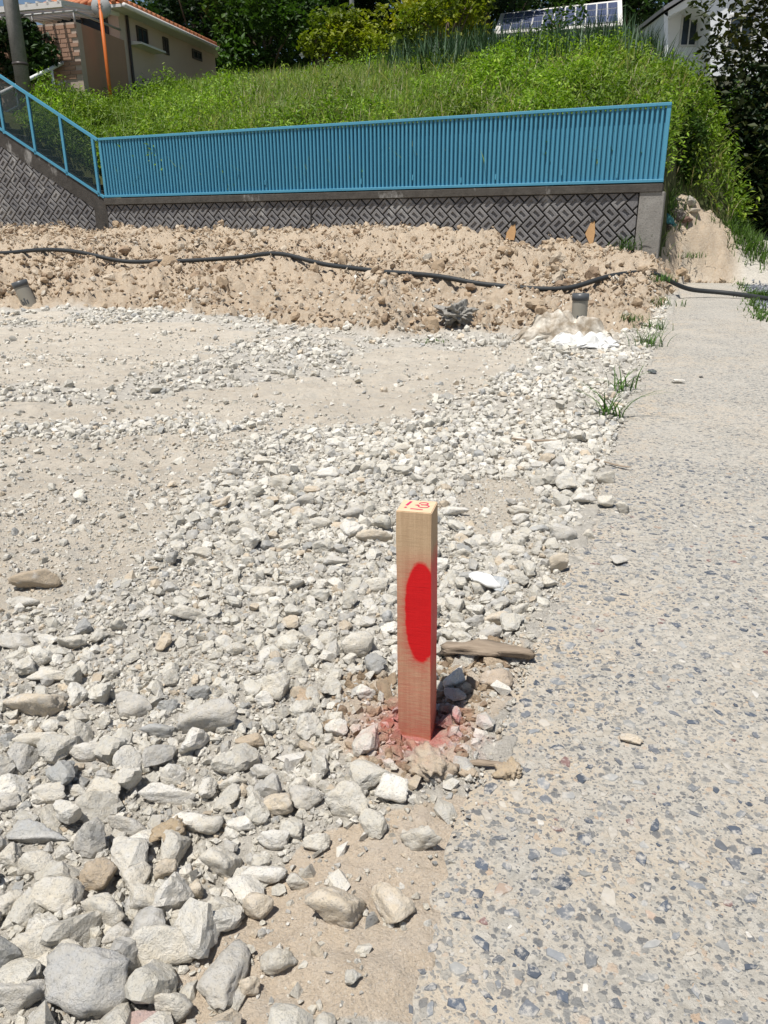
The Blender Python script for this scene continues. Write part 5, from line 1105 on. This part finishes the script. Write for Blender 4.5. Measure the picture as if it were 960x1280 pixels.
def beige_house():
    A = at(147, 14, 24); zt = A.z; B = at(268, 62, 29.5); a = Vector((B.x - A.x, B.y - A.y, 0)); La = a.length; a.normalize(); b = Vector((-a.y, a.x, 0)); b = b if b.x < 0 else -b
    HS = empty('beige_house', (A.x, A.y, 3.0)); tag(HS, 'beige two-storey house with terracotta eaves and brick balcony', 'house'); I = Vector((A.x, A.y, 3.0))
    P = lambda u, v, z: Vector((0, 0, z - 3.0)) + a * u + b * v
    D = 2.3; prism('wall', [P(0, 0, 3), P(La, 0, 3), P(La, D, 3), P(0, D, 3)], [P(0, 0, zt), P(La, 0, zt), P(La, D, zt), P(0, D, zt)], M_STUCCO, HS)
    e = .45; r = .75; ro = prism('roof', [P(-e, -e, zt + .06), P(La + e, -e, zt + .06), P(La + e, D + e, zt + .06), P(-e, D + e, zt + .06)], [P(1.3, 1.1, zt + r), P(La - 1.3, 1.1, zt + r), P(La - 1.3, 1.2, zt + r), P(1.3, 1.2, zt + r)], M_TILE, HS)
    prism('soffit', [P(-e, -e, zt - .02), P(La + e, -e, zt - .02), P(La + e, D + e, zt - .02), P(-e, D + e, zt - .02)], [P(-e, -e, zt + .05), P(La + e, -e, zt + .05), P(La + e, D + e, zt + .05), P(-e, D + e, zt + .05)], M_GUT, HS)
    n = int((La + 2 * e) / .24)
    for i in range(n):                                   # tile rolls along the eave that shows
        u = -e + (i + .5) * (La + 2 * e) / n; v1 = 2.3; q = tube_np(np.array([P(u, -e - .03, zt + .10), P(u * .86 + .4, .35, zt + .10 + r * .5)]), .062, 6); link('roof_tile', npmesh('roof_tile', q[0], [q[1], q[2]], M_TILE, True), ro)
    for u0 in [i * .24 for i in range(24)]:
        v = -e + u0
        if v < D + e: q = tube_np(np.array([P(-e - .03, v, zt + .10), P(.4, v * .5 + .55, zt + .10 + r * .5)]), .062, 6); link('roof_tile', npmesh('roof_tile', q[0], [q[1], q[2]], M_TILE, True), ro)
    q = tube_np(np.array([P(-e - .05, -e - .06, zt + .0), P(La + e, -e - .06, zt + .0)]), .06, 8); link('gutter', npmesh('gutter', q[0], [q[1], q[2]], M_GUT, True), HS)
    q = tube_np(np.array([P(.35, -.05, zt - .03), P(.35, -.05, 3.1)]), .04, 8); link('downpipe', npmesh('downpipe', q[0], [q[1], q[2]], M_FRAME, True), HS)
    def wpos(px, py):                                     # point of the long wall seen at a photo pixel
        d = ray(px, py); M = np.array([[d[0], -a.x], [d[1], -a.y]]); t = np.linalg.solve(M, np.array([A.x, A.y])); return t[1], CAMH + d[2] * t[0]
    for (x0, y0, x1, y1) in ((170, 31, 184, 57), (203, 45, 210, 68), (240, 60, 251, 76)):
        u0, z0 = wpos(x0, y0 + 2); u1, z1 = wpos(x1, y1); u1b, z1b = wpos(x1, y0 + 5); window(HS, P((u0 + u1) / 2, -.002, (z0 + z1) / 2), a, abs(u1 - u0), abs(z0 - z1), nor=-b)
    u0, z0 = wpos(178, 60); prism('window_hood', [P(u0 - .7, -.4, z0 - .05), P(u0 + .6, -.4, z0 - .05), P(u0 + .6, 0, z0 - .05), P(u0 - .7, 0, z0 - .05)], [P(u0 - .7, -.4, z0), P(u0 + .6, -.4, z0), P(u0 + .6, 0, z0 + .05), P(u0 - .7, 0, z0 + .05)], M_GUT, HS)
    # balcony: brick parapet in front of the short side, roofed with a slatted pergola
    zb = at(112, 40, 23).z; o1 = -2.1
    bal = prism('balcony_parapet', [P(o1, -.1, 2.5), P(o1 + .2, -.1, 2.5), P(o1 + .2, 3.6, 2.5), P(o1, 3.6, 2.5)], [P(o1, -.1, zb), P(o1 + .2, -.1, zb), P(o1 + .2, 3.6, zb), P(o1, 3.6, zb)], M_MORT, HS)
    prism('balcony_side', [P(o1 + .2, -.1, 2.5), P(0, -.1, 2.5), P(0, .1, 2.5), P(o1 + .2, .1, 2.5)], [P(o1 + .2, -.1, zb), P(0, -.1, zb), P(0, .1, zb), P(o1 + .2, .1, zb)], M_BRICKW, HS)
    prism('balcony_floor', [P(o1 + .2, .1, zb - 1.0), P(0, .1, zb - 1.0), P(0, 3.6, zb - 1.0), P(o1 + .2, 3.6, zb - 1.0)], [P(o1 + .2, .1, zb - .9), P(0, .1, zb - .9), P(0, 3.6, zb - .9), P(o1 + .2, 3.6, zb - .9)], M_STUCCO, HS)
    bh, bl = .10, .33                                      # facing bricks
    bm = bmesh.new(); box_bm(bm, (0, 0, 0), (.03, bl - .02, bh - .02)); MEB = bm_mesh('brick', bm, M_BRICKW); ang = math.atan2(b.y, b.x) - math.pi / 2; nb = 0
    for r_ in range(12):
        for c in range(11):
            v = -.1 + (c + .5) * bl + (bl / 2 if r_ % 2 else 0)
            if v + bl / 2 > 3.62: continue
            o = link('brick', MEB, bal); o.location = P(o1 - .008, v, zb - .09 - r_ * bh); o.rotation_euler = (0, 0, ang); nb += 1
    for v in (0, 1.2, 2.4, 3.5):
        q = tube_np(np.array([P(o1 + .1, v, zb), P(o1 + .1, v, zb + .25)]), .025, 6); link('rail_post', npmesh('rail_post', q[0], [q[1], q[2]], M_ALU, True), HS)
    q = tube_np(np.array([P(o1 + .1, -.1, zb + .25), P(o1 + .1, 3.6, zb + .25)]), .03, 6); link('balcony_rail', npmesh('balcony_rail', q[0], [q[1], q[2]], M_ALU, True), HS)
    q = tube_np(np.array([P(o1 + .1, -.02, zb + .25), P(0, -.02, zb + .25)]), .03, 6); link('balcony_rail', npmesh('balcony_rail', q[0], [q[1], q[2]], M_ALU, True), HS)
    window(HS, P(-.003, 1.1, zb + .1), b, 1.5, 1.6, nor=-a)
    zp = zt - .12
    for i in range(15): v = -.05 + i * .30; prism('pergola_slat', [P(o1 - .5, v, zp - .30), P(0, v, zp), P(0, v + .06, zp), P(o1 - .5, v + .06, zp - .30)], [P(o1 - .5, v, zp - .20), P(0, v, zp + .1), P(0, v + .06, zp + .1), P(o1 - .5, v + .06, zp - .20)], M_GUT, HS)
    prism('pergola_beam', [P(o1 - .5, -.1, zp - .36), P(o1 - .4, -.1, zp - .36), P(o1 - .4, 4.4, zp - .36), P(o1 - .5, 4.4, zp - .36)], [P(o1 - .5, -.1, zp - .24), P(o1 - .4, -.1, zp - .24), P(o1 - .4, 4.4, zp - .24), P(o1 - .5, 4.4, zp - .24)], M_GUT, HS)
    for v in (1.7,): prism('pergola_post', [P(o1 - .1, v, zb - .2), P(o1, v, zb - .2), P(o1, v + .1, zb - .2), P(o1 - .1, v + .1, zb - .2)], [P(o1 - .1, v, zp - .2), P(o1, v, zp - .2), P(o1, v + .1, zp - .2), P(o1 - .1, v + .1, zp - .2)], M_ALU, HS)
    for c in list(HS.children): pass
beige_house()
def solar_house():
    Y = 34; a0, a1 = at(617, 47, Y + .6), at(778, 36, Y - .4); b0, b1 = at(626, 21, Y + 3.2), at(777, 4, Y + 2.2)
    S = empty('solar_roof_house', (a0.x, a0.y, 4.0)); tag(S, 'low white house with dark solar panels on its roof beyond the reeds', 'house'); O = Vector((a0.x, a0.y, 4.0))
    L = lambda p: p - O; nrm = (a1 - a0).cross(b0 - a0).normalized(); nrm = nrm if nrm.z > 0 else -nrm
    MR = plain('pale_roof_sheet', (.62, .60, .56), .6, .05, 3)
    ro = prism('roof', [L(a0), L(a1), L(b1), L(b0)], [L(p + nrm * .12) for p in (a0, a1, b1, b0)], MR, S)
    back = Vector((0, 5, 0)); dn = Vector((0, .3, 0)); lo = lambda p, z: Vector((p.x, p.y, z)) - O
    prism('wall', [lo(a0 + dn, 4), lo(a1 + dn, 4), lo(b1, 4), lo(b0, 4)], [L(a0 + dn) - Vector((0, 0, .02)), L(a1 + dn) - Vector((0, 0, .02)), L(b1) - Vector((0, 0, .05)), L(b0) - Vector((0, 0, .05))], M_WHITEW, S)
    kp = NB('solar_panel_glass', .25); kp.col(kp.mix(kp.ramp(kp.voro(6, 'F1', kp.pos), [(0, 0), (1, 1)]), (.045, .055, .10), (.085, .10, .17))); MP = kp.m; MF = plain('solar_panel_frame', (.30, .31, .34), .4, .05)
    nc, nr = 11, 3
    for i in range(nc):
        for j in range(nr):
            u0, u1 = .04 + .93 * i / nc, .04 + .93 * (i + 1) / nc - .006; v0, v1 = .10 + .80 * j / nr, .10 + .80 * (j + 1) / nr - .02
            pt = lambda u, v, h: L((a0 * (1 - u) + a1 * u) * (1 - v) + (b0 * (1 - u) + b1 * u) * v + nrm * h)
            fr = prism('solar_panel', [pt(u0, v0, .125), pt(u1, v0, .125), pt(u1, v1, .125), pt(u0, v1, .125)], [pt(u0, v0, .17), pt(u1, v0, .17), pt(u1, v1, .17), pt(u0, v1, .17)], MF, ro)
            du, dv = (u1 - u0) * .05, (v1 - v0) * .04; prism('cell_sheet', [pt(u0 + du, v0 + dv, .171), pt(u1 - du, v0 + dv, .171), pt(u1 - du, v1 - dv, .171), pt(u0 + du, v1 - dv, .171)], [pt(u0 + du, v0 + dv, .176), pt(u1 - du, v0 + dv, .176), pt(u1 - du, v1 - dv, .176), pt(u0 + du, v1 - dv, .176)], MP, fr)
solar_house()
def white_house():
    Y = 26; S = empty('white_house', (at(830, 60, Y).x, Y, 4.0)); tag(S, 'white gabled house with a recessed porch beside the dark tree', 'house'); O = Vector(S.location)
    L = lambda px, py, dy=0.0: at(px, py, Y + dy) - O
    # front wall around the recess, side jambs and gable band each their own solid
    def slab(name, pix, d0, d1, mat):
        lo = [at(px, py, Y) for px, py in pix]; f = [Vector((p.x, p.y + d0, p.z)) - O for p in lo]; g = [Vector((p.x, p.y + d1, p.z)) - O for p in lo]; return prism(name, f, g, mat, S)
    slab('wall', [(888, 95), (888, 20), (865, 5), (866, -12), (935, -12), (985, 20), (985, 95)], 0, 5, M_WHITEW)
    slab('recess_wall', [(835, 95), (835, 20), (865, 3), (888, 16), (888, 95)], 1.0, 5, M_WHITEW)
    slab('jamb', [(830, 95), (830, 17), (835, 14), (835, 95)], 0, 5, M_WHITEW)
    slab('gable_band', [(830, 17), (866, -6), (866, 5), (835, 21)], 0, 1.2, M_WHITEW); 
    slab('roof', [(826, 16), (868, -10), (905, -34), (990, 18), (990, 13), (905, -40), (826, 11)], -.25, 5, plain('dark_roof', (.22, .22, .23), .7, .1))
    p = at(861, 39, Y + 1.0); window(S, Vector((p.x, Y + .998, p.z)) - O, (1, 0, 0), .48, .78, M_GUT, nor=Vector((0, -1, 0)))
    p = at(925, 42, Y); window(S, Vector((p.x, Y - .002, p.z)) - O, (1, 0, 0), .7, .9, M_GUT, nor=Vector((0, -1, 0)))
white_house()

# ------------------------------------------------------------------ poles, mirror, white handrail
def utility_pole(pa, pb, Y, wpx, label, arm=False):
    a, b = at(*pa, Y), at(*pb, Y); r = wpx / FPX * Y * 1.05 / 2; g = float(hz(np.array(a.x), np.array(a.y))); S = empty('utility_pole', (a.x, a.y, g - .1)); tag(S, label, 'pole')
    q = tube_np(np.array([(0, 0, 0), (0, 0, 5.0), (0, 0, b.z + 2.5 - g)]), [r, r * .95, r * .85], 18); link('shaft', npmesh('shaft', q[0], [q[1], q[2]], M_PIER if not arm else M_ALU, True), S)
    zb = at(*pa, Y).z - g + .35; q = tube_np(np.array([(0, 0, zb), (0, 0, zb + .06)]), r * 1.06, 18); link('strap', npmesh('strap', q[0], [q[1], q[2]], M_FRAME, True), S)
    if arm: q = tube_np(np.array([(-.9, 0, b.z - g + .2), (.9, 0, b.z - g + .2)]), .05, 8); link('cross_arm', npmesh('cross_arm', q[0], [q[1], q[2]], M_ALU, True), S)
utility_pole((28, 98), (16, 0), 20, 15, 'grey concrete utility pole beside the stair railing'); utility_pole((441, 75), (439, 0), 30, 5, 'slim utility pole among the trees behind the slope', True)
def mirror():
    M_OR = plain('orange_paint', (.55, .14, .03), .5, .12, 6); Y = 22.5; c = at(125, 8, Y); a = at(129, 58, Y); g = float(hill_z(np.array(c.x), np.array(c.y))); S = empty('traffic_mirror', (c.x, c.y, g)); tag(S, 'round traffic mirror on an orange pole seen from its grey back', 'mirror')
    q = tube_np(np.array([(0, 0, -.3), (0, 0, c.z - g + .15)]), .045, 12); link('post', npmesh('post', q[0], [q[1], q[2]], M_OR, True), S)
    R_ = Matrix.Translation((0, .06, c.z - g)) @ Matrix.Rotation(math.radians(-90), 4, 'X'); lathe('dish', [(.001, -.10), (.12, -.09), (.20, -.05), (.245, .0), (.25, .03), (.235, .03), (.001, .05)], M_ALU, S, 28, R_)
    for i in range(8):
        t = i * math.pi / 4; q = tube_np(np.array([(math.cos(t) * .04, -.045, c.z - g + math.sin(t) * .04), (math.cos(t) * .23, .045, c.z - g + math.sin(t) * .23)]), .008, 5); link('rib', npmesh('rib', q[0], [q[1], q[2]], M_FRAME, True), S)
mirror()
def white_rail():
    MW = plain('white_rail_paint', (.74, .74, .72), .5, .06); A, B = at(-30, 132, 19.5), at(112, 62, 23.0); S = empty('white_handrail', (A.x, A.y, A.z - .8)); tag(S, 'white pipe handrail climbing to the road below the beige house', 'railing'); O = Vector(S.location)
    q = tube_np(np.array([A - O, B - O]), .045, 8); link('top_rail', npmesh('top_rail', q[0], [q[1], q[2]], MW, True), S); dz = Vector((0, 0, -.42)); q = tube_np(np.array([A - O + dz, B - O + dz]), .025, 8); link('lower_rail', npmesh('lower_rail', q[0], [q[1], q[2]], MW, True), S)
    for t in (.02, .32, .63, .98): p = A.lerp(B, t); q = tube_np(np.array([p - O + Vector((0, 0, -1.1)), p - O]), .038, 8); link('post', npmesh('post', q[0], [q[1], q[2]], MW, True), S)
white_rail()
